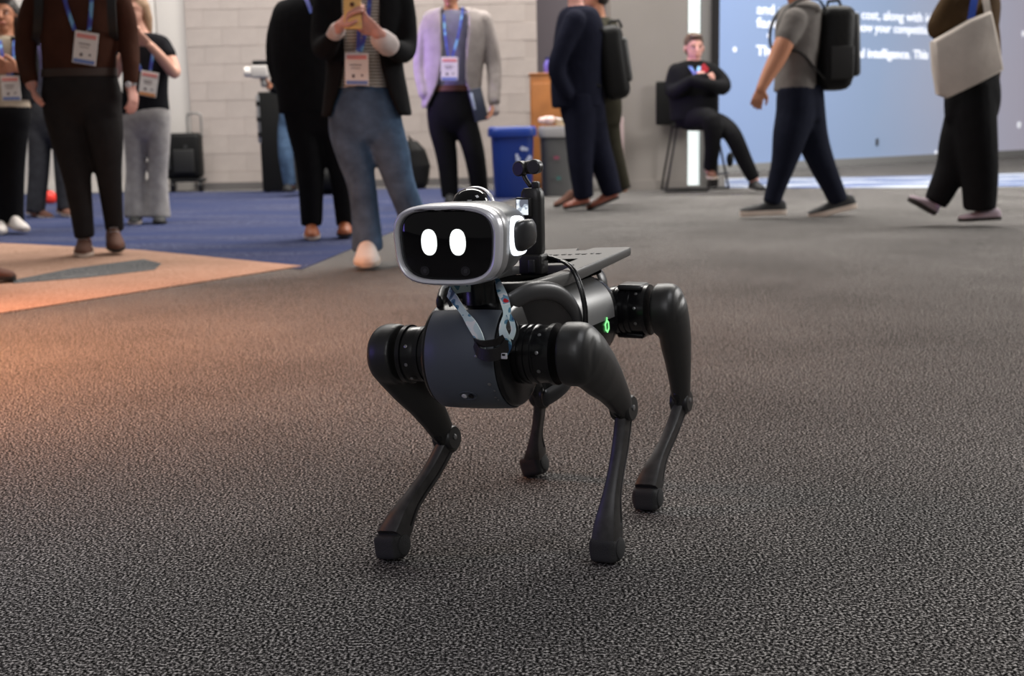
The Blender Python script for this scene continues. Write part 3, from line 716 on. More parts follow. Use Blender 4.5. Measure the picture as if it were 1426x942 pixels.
class Person:
    """joints are given as (px, py, dy): pixel of the photograph plus an offset in metres behind the person's plane"""
    def __init__(s, label, px, py, group=None, name='person'):
        s.base = PZ(px, py); s.Y = s.base.y
        s.root = thing(name, label, 'person', s.base)
        s.k = 1.0 / (FPX / (s.base - CAM).dot(FW))      # metres per pixel
        s.body = MB()
    def P(s, px, py, dy=0.0): return PY(px, py, s.Y + dy) - s.base
    def tubes(s, mb, pts, sc_=1.0, n=16, flat=False):
        P_ = [s.P(*p[:3]) for p in pts]; R_ = [((p[3] * s.k * sc_, p[4] * s.k * sc_) if len(p) > 4 else p[3] * s.k * sc_) for p in pts]
        c = spline([tuple(p) + ((r,r) if not isinstance(r, tuple) else r) for p, r in zip(P_, R_)], 4)
        mb.tube([q[:3] for q in c], [(q[3], q[4]) for q in c], n, ref=(1, 0, 0.05) if len(pts[0]) > 4 else None, ends=not flat)
    def sec(s, pts, sc_=1.0):
        out = []
        for px, py, dy, hw, hd in pts:
            p = s.P(px, py, dy); out.append((p.x, p.y, p.z, hw * s.k * sc_, hd * sc_))
        return spline(out, 4)
    def trousers(s, waist, legs, m, name='trousers', vox=.011, lab=None):
        """waist: sections top..crotch ; legs: list of tube lists"""
        lx, ly_, ld, lw, lh = waist[-1]; waist = list(waist[:-1]) + [(lx, ly_, ld, lw * .93, lh * .8), (lx, ly_ + .15 * lw, ld, lw * .72, lh * .6), (lx, ly_ + .28 * lw, ld, lw * .35, lh * .35)]
        legs = [[(l[0][0] * .8 + lx * .2, l[0][1] - 1.3 * l[0][3], l[0][2], l[0][3] * .95)] + list(l) for l in legs]
        mb = MB(); mb.hrings(s.sec(waist)[::-1])
        for l in legs: s.tubes(mb, l, flat=True)
        s.body.hrings(s.sec(waist, .86)[::-1])
        for l in legs: s.tubes(s.body, l[:-1] + [l[-1][:3] + (min(l[-1][3], 9),)], .72)
        return mb.build(name, m, s.root, remesh=vox, sm=14, label=lab)
    def top(s, torso, arms, m, name='shirt', vox=.011, extra=None, lab=None, inner=True):
        mb = MB(); mb.hrings(s.sec(torso)[::-1])
        for a in arms: s.tubes(mb, a)
        if extra: extra(mb)
        if inner:
            s.body.hrings(s.sec(torso, .85)[::-1])
        return mb.build(name, m, s.root, remesh=vox, sm=3, label=lab)
    def jacket(s, torso, gaps, arms, m, name='jacket', th=.018, lab=None):
        secs = s.sec(torso); g = [x[0] for x in spline([(q,) for q in gaps], 4)]
        mb = MB().shell(secs[::-1], g[::-1], th)
        for a in arms: s.tubes(mb, a)
        return mb.build(name, m, s.root, sharp=70, lab=None) if False else mb.build(name, m, s.root, remesh=.010, sm=2, label=lab)
    def arm(s, pts, sc_=.8): s.tubes(s.body, pts, sc_)
    def head(s, px, py, h=.235, face=(0, -1, 0), hair=M_hair_d, style='short', dy=0, neck=None, skin=M_skin, tilt=0):
        c = s.P(px, py, dy); f = V(face).normalized(); up = V((0, 0, 1)); x = up.cross(f).normalized() * -1
        R = Matrix((x, -f, up)).transposed()          # local -y is the face direction
        if tilt: R = R @ Matrix.Rotation(tilt, 3, 'X')
        k = h / .235; q = lambda a, b, d: c + R @ V((a * k, b * k, d * k))
        B = s.body
        B.ell(q(0, .012, .028), (.074 * k, .092 * k, .088 * k), R); B.ell(q(0, -.012, -.03), (.060 * k, .070 * k, .080 * k), R)
        B.ell(q(0, -.045, -.092), (.032 * k, .028 * k, .022 * k), R)
        B.tube([q(0, -.088, .012), q(0, -.104, -.022)], [.009 * k, .014 * k], 10)
        B.ell(q(0, -.083, -.058), (.022 * k, .010 * k, .008 * k), R)
        for sg in (1, -1):
            B.ell(q(.078 * sg, .012, -.008), (.009 * k, .020 * k, .032 * k), R)
            B.ell(q(.030 * sg, -.080, .022), (.022 * k, .010 * k, .007 * k), R)
            MB().ell(q(.030 * sg, -.0775, .004), (.010 * k, .0065 * k, .0050 * k), R, 12, 8).build('eye', M_eyew, s.root)
            MB().ell(q(.030 * sg, -.0835, .004), (.0045 * k, .003 * k, .0045 * k), R, 10, 6).build('iris', M_hair_d, s.root)
            MB().tube([q(.013 * sg, -.0905, .026), q(.032 * sg, -.0905, .031), q(.050 * sg, -.078, .025)], [.0035 * k] * 3, 8).build('eyebrow', hair, s.root)
        MB().tube([q(-.022, -.088, -.058), q(0, -.095, -.056), q(.022, -.088, -.058)], [(.004 * k, .005 * k), (.006 * k, .006 * k), (.004 * k, .005 * k)], 8).build('lips', M_lip, s.root)
        nb = neck or (px, py + .20 / s.k, dy)
        B.tube([q(0, .018, -.07), s.P(*nb)], [.054 * k, .062 * k], 16)
        H = MB()
        H.ell(q(0, .024, .045), (.083 * k, .096 * k, .088 * k), R)
        H.ell(q(0, -.035, .098), (.060 * k, .050 * k, .026 * k), R)
        if style == 'long':
            H.tube([q(.055, .03, .03), q(.082, .035, -.06), q(.095, .02, -.16), q(.085, .0, -.25)], [.045 * k, .040 * k, .038 * k, .018 * k], 12)
            H.tube([q(-.055, .03, .03), q(-.078, .035, -.06), q(-.085, .03, -.14)], [.045 * k, .036 * k, .025 * k], 12)
            H.tube([q(0, .06, .02), q(0, .085, -.08), q(0, .09, -.2)], [.07 * k, .06 * k, .04 * k], 12)
        elif style == 'short':
            H.ell(q(0, .055, -.01), (.074 * k, .062 * k, .062 * k), R)
        H.build('hair', hair, s.root, remesh=.009, sm=2)
    def hand(s, w, tip, palm, side, curl=.35, L=.185):
        """wrist and fingertip direction as (px,py,dy); palm: palm-facing vector; side: +1/-1 thumb side"""
        a = s.P(*w) if not isinstance(w, Vector) else w; b = s.P(*tip) if not isinstance(tip, Vector) else tip
        d = (b - a).normalized(); nrm = V(palm); nrm = (nrm - d * nrm.dot(d)).normalized(); ac = d.cross(nrm) * side
        B = s.body; k = L / .185
        B.tube([a - d * .02, a + d * .02 * k, a + d * .06 * k, a + d * .088 * k], [(.026 * k, .019 * k), (.033 * k, .016 * k), (.041 * k, .015 * k), (.040 * k, .012 * k)], 16, ref=ac)
        for i, (o_, ln, da) in enumerate(((.031, .068, .10), (.0105, .078, .03), (-.0105, .073, -.04), (-.031, .056, -.12))):
            p = a + d * .085 * k + ac * o_ * k; dr_ = (d + ac * da).normalized(); pts = [p]; cu = curl
            for sgm in (.45, .32, .23):
                dr_ = (dr_ * math.cos(cu) + nrm * math.sin(cu)).normalized(); p = p + dr_ * (ln * sgm * k); pts.append(p); cu = curl * 1.1
            B.tube(pts, [.0098 * k, .0092 * k, .0086 * k, .0075 * k], 10)
        p = a + d * .025 * k + ac * .026 * k; q1 = p + (ac * .8 + d * .7 + nrm * .3).normalized() * .036 * k; q2 = q1 + (ac * .25 + d * 1.0 + nrm * .45).normalized() * .030 * k; q3 = q2 + (d + nrm * .6).normalized() * .022 * k
        B.tube([p, q1, q2, q3], [.0135 * k, .0115 * k, .0105 * k, .009 * k], 10)
    def finish(s, skin=M_skin): s.body.build('body', skin, s.root, remesh=.0072, sm=2)
    def shoe(s, heel, toe, m, sole, h=.075, w=.048, sole_h=.022, kind='sneaker', pitch_toe=0):
        a = s.P(*heel); b = s.P(*toe); d = (b - a); L_ = d.length; d.normalize(); sd = V((0, 0, 1)).cross(d).normalized(); up = d.cross(sd)
        up_ = MB(); so = MB(); rgs = []; rgu = []
        for u_, ww, hh in ((0, .55, .80), (.04, .72, 1.0), (.15, .80, 1.25), (.3, .80, 1.30), (.45, .84, 1.0), (.6, .96, .74), (.75, 1.0, .60), (.88, .86, .48), (.96, .58, .36), (1.0, .28, .2)):
            c = a + d * (L_ * u_)
            rgu.append([c + sd * (w * ww * math.cos(t)) + up * (sole_h * .9 + max(0, h * hh * math.sin(t))) for t in [PI * k / 12 for k in range(13)]])
            rgs.append([c + sd * (w * (ww + .05) * x) + up * y for x, y in ((-1, .004), (-.8, 0), (.8, 0), (1, .004), (1.0, sole_h), (-1.0, sole_h))])
        up_.loft(rgu); so.loft(rgs)
        u = up_.build('shoe', m, s.root, sharp=60)
        so.build('sole', sole, u, sharp=50)
        if kind == 'lace':
            for k_ in range(3):
                c = a + d * (L_ * (.42 + .09 * k_)) + up * (sole_h + h * (.98 - .2 * k_))
                MB().tube([c - sd * w * .4, c + up * .004, c + sd * w * .4], [.0035] * 3, 6).build('lace', M_scr, u)
        return u

M_card = mat('badge_card', (.78, .74, .70), .45)
M_cardblue = mat('badge_blue_print', (.16, .24, .52), .5)
M_cardpink = mat('badge_pink_print', (.75, .28, .25), .5)
M_cardor = mat('badge_orange_print', (.75, .33, .12), .5)
M_cardk = mat('badge_dark_print', (.12, .09, .09), .5)
M_lanb = ramp_print('blue_lanyard_print', [(0, (.04, .05, .30)), (.48, (.06, .12, .45)), (.56, (.16, .38, .62))], 12, .6)
def badge(p, c, w, h, straps, label, rot=0, foot=M_cardblue, dy=-.16, top=M_cardpink):
    """card centre px, size px; straps: list of px polylines with dy"""
    C0 = PY(c[0], c[1], p.Y + dy); t = thing('name_badge', label, 'badge', C0)
    k = p.k; R = Matrix.Rotation(rot, 3, 'Y')
    def bx(cx, cy_, cz, sx_, sz, m, name, th=.004):
        MB().box(R @ V((cx * k, cy_, cz * k)), (sx_ * k, th, sz * k), R, bev=.001 if th > .003 else 0).build(name, m, t, smooth=False)
    bx(0, 0, 0, w, h, M_card, 'card')
    bx(0, -.003, h * .36, w * .84, h * .13, top, 'printed_band', .002); bx(0, -.003, -h * .42, w * .9, h * .12, foot, 'printed_band', .002)
    bx(-w * .15, -.003, -h * .22, w * .12, h * .10, M_cardk, 'printed_mark', .002); bx(w * .22, -.003, -h * .2, w * .08, h * .07, M_cardk, 'printed_mark', .002)
    bx(-w * .05, -.003, h * .12, w * .5, h * .03, M_cardk, 'printed_line', .002); bx(-w * .05, -.003, h * .02, w * .4, h * .02, M_cardk, 'printed_line', .002)
    MB().lathe([(.006, -.002), (.006, .002)], R @ V((0, 0, (h * .5 + 1.2) * k)), (0, 1, 0), 12).build('clip', M_scr, t)
    for st in straps:
        pts = [PY(a, b, p.Y + (q[0] if q else dy)) - C0 for a, b, *q in st]
        c_ = spline([tuple(x) for x in pts], 4)
        MB().ribbon(c_, [.020] * len(c_), (1, 0, 0), .001).build('strap', M_lanb, t)
    return t

# fabrics
F_brown = fab('brown_knit', (.055, .022, .014)); F_char = fab('charcoal_wool', (.020, .018, .018)); F_black = fab('black_cloth', (.008, .008, .009))
F_tee = fab('black_tee_cloth', (.010, .010, .012)); F_grey = fab('light_grey_denim', (.36, .34, .33), var=.2); F_denim = fab('blue_denim', (.07, .115, .19), var=.3)
F_stripe_b = None
F_bl = fab('grey_blazer_wool', (.34, .30, .285)); F_shirt = fab('slate_shirt_cloth', (.17, .165, .23)); F_navy = fab('navy_suit_cloth', (.010, .011, .022)); F_navyt = fab('navy_trouser_cloth', (.011, .013, .024))
F_gtee = fab('grey_tee_cloth', (.17, .155, .145)); F_olive = fab('olive_knit', (.075, .045, .022)); F_beige = fab('beige_knit', (.45, .37, .28)); F_dj = fab('dark_grey_denim', (.055, .055, .06), var=.25)
F_cuff = fab('pale_cuff_cloth', (.60, .52, .50)); F_ol2 = fab('olive_trouser_cloth', (.035, .032, .022))
M_sneak = mat('white_sneaker', (.70, .64, .60), .6); M_solew = mat('pale_sole', (.62, .52, .44), .7); M_sued = mat('brown_suede', (.11, .042, .024), .8, bump=.2)
M_tanL = mat('tan_leather', (.36, .10, .035), .5); M_redl = mat('red_brown_leather', (.24, .055, .025), .4); M_bshoe = mat('black_mesh_shoe', (.012, .012, .013), .7); M_soleb = mat('dark_sole', (.02, .016, .014), .7)
M_bag = mat('black_nylon', (.006, .006, .006), .55, spec=.2, bump=.3, bscale=40); M_bagg = mat('grey_nylon', (.03, .031, .031), .5)
M_strap = mat('black_strap', (.008, .008, .008), .6)
# horizontal stripes by height
F_str = bpy.data.materials.new('striped_knit'); F_str.use_nodes = True; nt = F_str.node_tree; b = nt.nodes['Principled BSDF']; b.inputs['Roughness'].default_value = .9
tc = nt.nodes.new('ShaderNodeTexCoord'); wv = nt.nodes.new('ShaderNodeTexWave'); wv.bands_direction = 'Z'; wv.inputs['Scale'].default_value = 21
nt.links.new(tc.outputs['Object'], wv.inputs['Vector']); r = nt.nodes.new('ShaderNodeValToRGB'); r.color_ramp.interpolation = 'CONSTANT'
r.color_ramp.elements[0].color = (.02, .02, .025, 1); r.color_ramp.elements[1].position = .3; r.color_ramp.elements[1].color = (.62, .56, .48, 1)
nt.links.new(wv.outputs['Fac'], r.inputs[0]); nt.links.new(r.outputs[0], b.inputs['Base Color'])

# ---- A: man in brown sweater
p = Person('man in a brown sweater and dark trousers walking, backpack straps on his shoulders', 135, 356)
p.trousers([(110, 92, 0, 46, .115), (112, 110, 0, 50, .125), (114, 135, 0, 54, .13), (114, 160, 0, 53, .12)],
           [[(88, 145, 0, 28), (97, 190, 0, 26), (106, 240, -.02, 20), (113, 290, .0, 16), (118, 332, 0, 14)], [(140, 145, 0, 28), (147, 190, -.03, 24), (151, 235, 0, 18.5), (156, 285, .06, 15), (160, 322, .1, 13)]], F_char, lab='dark charcoal trousers')
p.top([(108, -38, 0, 20, .07), (108, -28, 0, 50, .10), (108, -8, 0, 56, .12), (108, 30, 0, 52, .13), (110, 65, 0, 50, .125), (111, 98, 0, 49, .125)],
      [[(60, -18, 0, 17), (44, 20, .02, 16.5), (36, 60, .02, 15), (37, 90, -.02, 13), (42, 110, -.06, 11)], [(156, -18, 0, 17), (172, 20, .03, 16), (179, 55, .03, 14), (182, 90, -.02, 12), (182, 112, -.05, 10)]], F_brown, 'sweater', lab='brown knitted sweater')
MB().hrings(p.sec([(111, 96, 0, 50, .128), (111, 107, 0, 51, .130)])[::-1]).build('belt', mat('dark_belt', (.035, .018, .012), .6), p.root, sharp=40)
p.arm([(42, 104, -.05, 11), (44, 118, -.07, 10)]); p.arm([(182, 106, -.05, 10), (182, 122, -.06, 9)])
p.hand((43, 112, -.06), (52, 150, -.10), (1, .4, 0), -1, .35); p.hand((182, 120, -.06), (188, 155, -.10), (-1, .4, 0), 1, .45)
p.head(108, -72, face=(0.1, -1, 0), hair=M_hair_m, neck=(108, -25, 0)); p.finish(M_skin3)
MB().lathe([(.030, -.008), (.034, -.006), (.034, .006), (.030, .008)], p.P(182, 117, -.055), (0, -.2, 1), 24).build('watch', M_scr, p.root)
MB().lathe([(.017, 0), (.017, .007), (.015, .009)], p.P(179, 118, -.095), (-.2, -1, 0), 20).build('watch_face', M_bez, p.root)
p.shoe((119, 347, .10), (116, 359, -.17), M_sued, M_solew, h=.07, w=.052, kind='lace'); p.shoe((157, 330, .16), (163, 352, -.08), M_sued, M_soleb, h=.07, w=.05, kind='lace')
badge(p, (119, 67), 31, 42, [[(84, -25), (93, 10), (104, 42)], [(128, -25), (127, 10), (124, 42)]], 'white name badge tilted on the brown sweater', rot=-.18 * -1)
bp_ = thing('backpack', 'dark backpack worn by the man in the brown sweater', 'backpack', PY(108, 30, p.Y + .26))
MB().box((0, 0, 0), (.30, .18, .46), bev=.06).build('pack', M_bag, bp_)
for sx_ in (52, 157):
    pts = [PY(sx_, -36, p.Y + .08), PY(sx_, -30, p.Y - .09), PY(sx_ + (2 if sx_ < 100 else -2), 0, p.Y - .14), PY(sx_, 40, p.Y - .10), PY(sx_ - (3 if sx_ < 100 else -3), 62, p.Y + .04)]
    c_ = spline([tuple(q - bp_.location) for q in pts], 4)
    MB().ribbon(c_, [.045] * len(c_), (1, 0, 0), .006).build('strap', M_strap, bp_)

# ---- B: woman with phone, grey trousers
p = Person('woman in a black tee and pale grey flared trousers raising a phone', 205, 312)
p.trousers([(204, 146, 0, 30, .10), (204, 165, 0, 33, .115), (204, 190, 0, 33, .11)],
           [[(189, 180, 0, 17), (189, 210, 0, 15), (189, 240, 0, 13.5), (189, 275, 0, 16), (192, 303, 0, 19)], [(220, 180, 0, 17), (221, 210, 0, 15), (220, 240, 0, 13.5), (220, 275, 0, 15), (220, 303, 0, 18)]], F_grey, lab='pale grey flared trousers')
p.top([(202, 46, 0, 12, .06), (202, 53, 0, 30, .08), (203, 70, 0, 34, .10), (203, 100, 0, 31, .105), (202, 130, 0, 31, .10), (202, 158, 0, 34, .11)],
      [[(228, 62, 0, 10), (236, 76, -.04, 9.5)], [(178, 62, 0, 10), (168, 78, -.04, 9.5)]], F_tee, 'tee_shirt', lab='black tee shirt')
p.arm([(232, 70, -.02, 9), (243, 96, -.08, 8), (241, 101, -.12, 7.5), (226, 82, -.24, 7), (210, 64, -.30, 5.5)], 1)
p.arm([(172, 72, -.02, 9), (160, 98, -.08, 8), (160, 103, -.12, 7.5), (170, 82, -.24, 7), (180, 62, -.30, 5.5)], 1)
p.hand((208, 62, -.30), (188, 46, -.33), (0.2, .9, .3), 1, .5); p.hand((180, 62, -.30), (181, 38, -.34), (0.8, .2, 0), -1, .6)
p.head(188, 15, face=(-.25, -1, -.05), hair=M_hair_b, style='long', neck=(199, 52, 0)); p.finish(M_skin)
p.shoe((191, 305, .06), (187, 314, -.16), M_bshoe, M_solew, h=.05); p.shoe((221, 305, .06), (223, 314, -.16), M_bshoe, M_soleb, h=.05)
badge(p, (207, 117), 24, 33, [[(182, 62), (188, 78, -.13), (197, 99)], [(214, 62), (212, 80, -.13), (209, 99)]], 'name badge with an orange foot on the woman\'s black tee', rot=.2, foot=M_cardor, dy=-.135)
ph = thing('phone', 'dark smartphone held up before the woman\'s face', 'phone', PY(181, 36, p.Y - .36))
MB().box((0, 0, 0), (.072, .009, .15), Matrix.Rotation(.12, 3, 'Y'), bev=.004).build('case', M_bk, ph); MB().box((.0, -.006, .045), (.028, .004, .03), bev=.0015).build('camera_bump', M_dsil, ph)

# ---- C: woman at the left edge
p = Person('woman at the left edge in a black cardigan over beige, black trousers and white sneakers', 14, 326)
p.trousers([(8, 138, 0, 30, .11), (8, 160, 0, 33, .12), (8, 185, 0, 32, .11)], [[(-7, 175, 0, 17), (-6, 240, 0, 14), (0, 312, 0, 13)], [(22, 175, 0, 17), (20, 240, 0, 14), (20, 312, 0, 13)]], F_black, lab='black trousers')
p.top([(6, 50, 0, 12, .06), (6, 58, 0, 32, .09), (6, 80, 0, 35, .11), (6, 120, 0, 31, .11), (7, 152, 0, 34, .12)], [], F_beige, 'top', lab='beige top')
p.jacket([(6, 50, 0, 15, .075), (6, 57, 0, 36, .105), (6, 80, 0, 38, .125), (6, 120, 0, 35, .125), (7, 140, 0, 36, .13)], [.5, .45, .45, .5, .6], [[(-30, 66, 0, 12), (-34, 92, .0, 10), (-34, 108, -.05, 10), (-15, 100, -.2, 8)], [(40, 66, 0, 11), (44, 88, 0, 10), (43, 104, -.05, 9), (28, 97, -.18, 7.5)]], F_black, 'cardigan', lab='black cardigan')
p.arm([(-18, 101, -.19, 8), (-8, 98, -.24, 7)]); p.arm([(30, 98, -.17, 7), (22, 95, -.23, 6.5)])
p.hand((-6, 98, -.24), (12, 94, -.27), (0, .8, .4), 1, .5); p.hand((24, 96, -.22), (8, 92, -.27), (0, .8, .4), -1, .5)
p.head(6, 20, face=(.15, -1, -.05), hair=M_hair_d, style='long', neck=(6, 56, 0)); p.finish(M_skin2)
p.shoe((2, 316, .08), (0, 327, -.17), M_sneak, M_sneak, h=.06); p.shoe((14, 314, .02), (36, 323, -.14), M_sneak, M_solew, h=.06)
badge(p, (15, 123), 25, 32, [[(20, 56, -.1), (19, 80), (16, 106)], [(0, 56, -.1), (4, 80), (12, 106)]], 'name badge held by the woman at the left edge', dy=-.18)

# ---- D: person behind the brown sweater
p = Person('person in faded dark grey jeans and brown shoes standing behind the man in brown', 72, 303)
p.trousers([(72, 138, 0, 31, .11), (72, 165, 0, 33, .12), (72, 190, 0, 32, .11)], [[(56, 180, 0, 16), (54, 240, 0, 14), (49, 296, 0, 13)], [(88, 180, 0, 16), (90, 240, 0, 14), (92, 292, 0, 12)]], F_dj, lab='faded dark grey jeans')
p.top([(72, 35, 0, 12, .06), (72, 44, 0, 34, .09), (72, 70, 0, 36, .12), (72, 110, 0, 32, .12), (72, 142, 0, 33, .12)], [[(40, 52, 0, 11), (36, 90, 0, 10), (38, 128, -.03, 8)], [(104, 52, 0, 11), (108, 90, 0, 10), (106, 128, -.03, 8)]], F_dj, 'shirt', lab='dark grey shirt')
p.hand((38, 126, -.03), (40, 150, -.06), (1, 0, 0), 1, .3); p.hand((106, 126, -.03), (104, 150, -.06), (-1, 0, 0), -1, .3)
p.head(72, 10, hair=M_hair_d, neck=(72, 42, 0)); p.finish(M_skin2)
p.shoe((40, 298, .12), (72, 306, -.08), M_sued, M_solew, h=.06); p.shoe((84, 296, .1), (100, 303, -.12), M_sued, M_solew, h=.06)

# ---- E: person whose shoe tip enters at the left edge
p = Person('person just outside the left edge, one dark brown shoe tip in view', -38, 396)
p.trousers([(-62, 110, 0, 50, .12), (-62, 140, 0, 54, .13), (-62, 170, 0, 52, .12)], [[(-84, 160, 0, 26), (-82, 260, 0, 22), (-88, 360, 0, 18)], [(-44, 160, 0, 26), (-40, 260, 0, 22), (-36, 366, 0, 17)]], F_char)
p.top([(-62, -50, 0, 18, .07), (-62, -38, 0, 46, .10), (-62, 20, 0, 50, .13), (-62, 80, 0, 44, .125), (-62, 118, 0, 50, .13)], [[(-104, -26, 0, 18), (-112, 40, 0, 16), (-106, 100, -.05, 12)], [(-22, -26, 0, 16), (-18, 40, 0, 14), (-24, 100, -.05, 11)]], F_black, 'sweater')
p.hand((-106, 100, -.05), (-106, 150, -.08), (1, 0, 0), -1, .3); p.hand((-24, 100, -.05), (-24, 150, -.08), (-1, 0, 0), 1, .3)
p.head(-62, -90, hair=M_hair_d, neck=(-62, -40, 0)); p.finish(M_skin)
p.shoe((-62, 386, .0), (21, 391, -.0), M_sued, M_soleb, h=.06, w=.05); p.shoe((-100, 380, .1), (-70, 392, -.1), M_sued, M_soleb, h=.06)

# ---- F: man all in black with tan shoes
p = Person('man in a black suit with tan leather shoes, left of the woman in jeans', 458, 333)
p.trousers([(437, 120, 0, 42, .12), (438, 150, 0, 44, .13), (442, 180, 0, 42, .12)], [[(420, 165, 0, 23), (430, 215, 0, 21), (433, 260, 0, 18), (434, 315, 0, 15)], [(460, 165, .02, 20), (469, 215, .02, 17), (476, 260, .04, 15), (481, 315, .05, 13)]], F_black, lab='black suit trousers')
p.top([(446, -8, 0, 16, .07), (440, 0, 0, 44, .11), (434, 20, 0, 54, .14), (430, 60, 0, 52, .15), (430, 100, 0, 48, .15), (432, 140, 0, 44, .14), (433, 158, 0, 44, .13)],
      [[(400, 20, 0, 20), (389, 55, .02, 18), (389, 95, .02, 16), (404, 132, -.04, 13)], [(478, 20, .04, 18), (490, 60, .06, 16), (488, 110, .02, 14), (476, 138, -.06, 12)]], F_black, 'suit_jacket', lab='black suit jacket')
p.hand((408, 130, -.02), (424, 150, .0), (1, 0, 0), -1, .4); p.hand((476, 138, -.06), (474, 166, -.1), (-1, 0, 0), 1, .4)
p.head(448, -46, hair=M_hair_m, neck=(447, -4, 0)); p.finish(M_skin)
p.shoe((434, 322, .10), (435, 335, -.17), M_tanL, M_solew, h=.075, kind='lace'); p.shoe((481, 320, .14), (480, 331, -.10), M_tanL, M_soleb, h=.075)
MB().ribbon([p.P(x, y, d) for x, y, d in ((422, -10, -.06), (428, 2, -.13), (434, 18, -.16))], [.022] * 3, (1, 0, 0), .001).build('lanyard_strap', M_lanb, p.root)

# ---- G: woman in blazer and blue jeans
p = Person('woman in a black blazer, striped top and blue jeans holding a yellow phone', 545, 371)
p.trousers([(505, 114, 0, 28, .11), (506, 135, 0, 42, .125), (508, 160, 0, 50, .135), (509, 190, 0, 50, .125)],
           [[(484, 175, 0, 27), (493, 215, -.01, 25), (503, 255, -.02, 20.5), (509, 300, 0, 20), (512, 350, .0, 23)], [(534, 175, 0, 27), (546, 215, .0, 25), (557, 255, .0, 21), (574, 300, .06, 20), (590, 352, .12, 22)]], F_denim, lab='faded blue flared jeans')
p.top([(505, -35, 0, 16, .06), (505, -22, 0, 40, .09), (505, 10, 0, 42, .115), (505, 50, 0, 38, .115), (505, 90, 0, 35, .11), (506, 124, 0, 36, .115)], [], F_str, 'striped_top', lab='black and cream striped top')
p.jacket([(505, -38, 0, 20, .075), (505, -26, 0, 52, .11), (506, 10, 0, 56, .14), (507, 50, 0, 52, .14), (508, 90, 0, 52, .14), (510, 130, 0, 57, .15), (511, 163, 0, 62, .155)], [.55, .5, .42, .42, .46, .62, .85],
         [[(458, -14, 0, 20), (452, 30, -.04, 18), (452, 66, -.10, 17), (462, 56, -.26, 12), (468, 46, -.32, 9)], [(553, -14, 0, 20), (562, 30, .0, 18), (563, 70, -.06, 16), (548, 68, -.24, 13), (536, 60, -.30, 10)]], F_black, 'blazer', lab='open black blazer')
cf = MB(); p.tubes(cf, [(464, 50, -.29, 9.5), (470, 42, -.35, 10.5)]); cf.build('cuff', F_cuff, p.root); cf = MB(); p.tubes(cf, [(540, 62, -.29, 15), (531, 55, -.34, 14)]); cf.build('cuff', F_cuff, p.root)
p.arm([(463, 52, -.28, 8), (474, 36, -.38, 7.5)], 1); p.arm([(541, 62, -.28, 9), (526, 46, -.38, 8)], 1)
p.hand((474, 37, -.38), (487, 16, -.42), (.8, -.1, .2), -1, .4); p.hand((527, 46, -.38), (498, 24, -.42), (-.2, .6, .8), 1, .45)
p.head(505, -72, hair=M_hair_b, style='long', neck=(505, -28, 0), face=(0, -1, -.1)); p.finish(M_skin3)
p.shoe((512, 352, .06), (511, 373, -.20), M_sneak, M_solew, h=.075, w=.062); p.shoe((592, 352, .20), (592, 368, -.06), M_sneak, M_solew, h=.07, w=.055)
badge(p, (497, 96), 31, 42, [[(498, -20, -.12), (500, 30, -.15), (499, 72)], [(516, -20, -.12), (512, 30, -.15), (502, 72)]], 'white name badge on the striped top under the black blazer', rot=.03, dy=-.165)
ph = thing('phone', 'yellow phone held in both hands by the woman in jeans', 'phone', PY(491, 16, p.Y - .43))
M_yel = mat('yellow_case', (.78, .50, .16), .5)
MB().box((0, 0, 0), (.078, .010, .155), Matrix.Rotation(-.1, 3, 'X'), bev=.004).build('case', M_yel, ph); MB().lathe([(.010, 0), (.010, .003), (.007, .004)], (0, -.008, .03), (0, -1, 0), 20).build('round_logo_ring', M_sued, ph)

# ---- H: man in grey blazer
p = Person('man in a pale grey blazer and black trousers holding a dark tablet at his side', 645, 287)
p.trousers([(628, 116, 0, 21, .115), (628, 140, 0, 32, .125), (630, 165, 0, 35, .125), (631, 182, 0, 34, .115)], [[(613, 172, 0, 17.5), (620, 205, 0, 16), (624, 235, 0, 14), (627, 276, 0, 12)], [(648, 172, 0, 17.5), (658, 205, -.02, 15.5), (664, 235, 0, 14), (669, 276, .04, 12)]], F_black, lab='black trousers')
p.top([(628, 14, 0, 10, .06), (629, 22, 0, 28, .09), (630, 45, 0, 32, .12), (630, 85, 0, 27, .12), (629, 122, 0, 25, .12)], [], F_shirt, 'shirt', lab='slate violet shirt')
p.jacket([(629, 9, 0, 14, .08), (632, 17, 0, 38, .11), (634, 40, 0, 44, .14), (633, 80, 0, 41, .145), (630, 120, 0, 40, .15), (629, 150, 0, 42, .155)], [.55, .42, .38, .36, .5, .95],
         [[(600, 28, 0, 12), (590, 60, .02, 11), (586, 95, .02, 10), (592, 130, -.05, 9)], [(672, 28, 0, 13), (682, 60, .02, 12), (688, 95, .02, 10.5), (688, 140, -.05, 9)]], F_bl, 'blazer', lab='pale grey blazer')
MB().hrings(p.sec([(628, 119, 0, 25.5, .124), (628, 127, 0, 26, .126)])[::-1]).build('belt', M_sued, p.root, sharp=40)
p.arm([(592, 124, -.03, 7), (596, 132, -.02, 6)]); p.arm([(688, 136, -.05, 7), (687, 148, -.06, 6)])
p.hand((596, 132, -.02), (608, 150, .0), (1, 0, 0), -1, .5); p.hand((687, 147, -.06), (681, 172, -.10), (-1, -.2, 0), 1, .5)
p.head(627, -9, hair=M_hair_d, neck=(628, 18, 0), face=(-.15, -1, 0)); p.finish(M_skin2)
cf = MB(); p.tubes(cf, [(689, 147, -.05, 7), (689, 155, -.055, 7)]); cf.build('cuff', F_cuff, p.root)
p.shoe((627, 275, .10), (627, 287, -.16), M_bshoe, M_soleb); p.shoe((669, 275, .14), (672, 285, -.12), M_bshoe, M_soleb)
badge(p, (626, 96), 23, 31, [[(618, 20, -.09), (620, 50, -.14), (624, 78)], [(645, 10, -.09), (638, 50, -.15), (630, 78)]], 'name badge on the man in the pale grey blazer', dy=-.175, rot=.03)
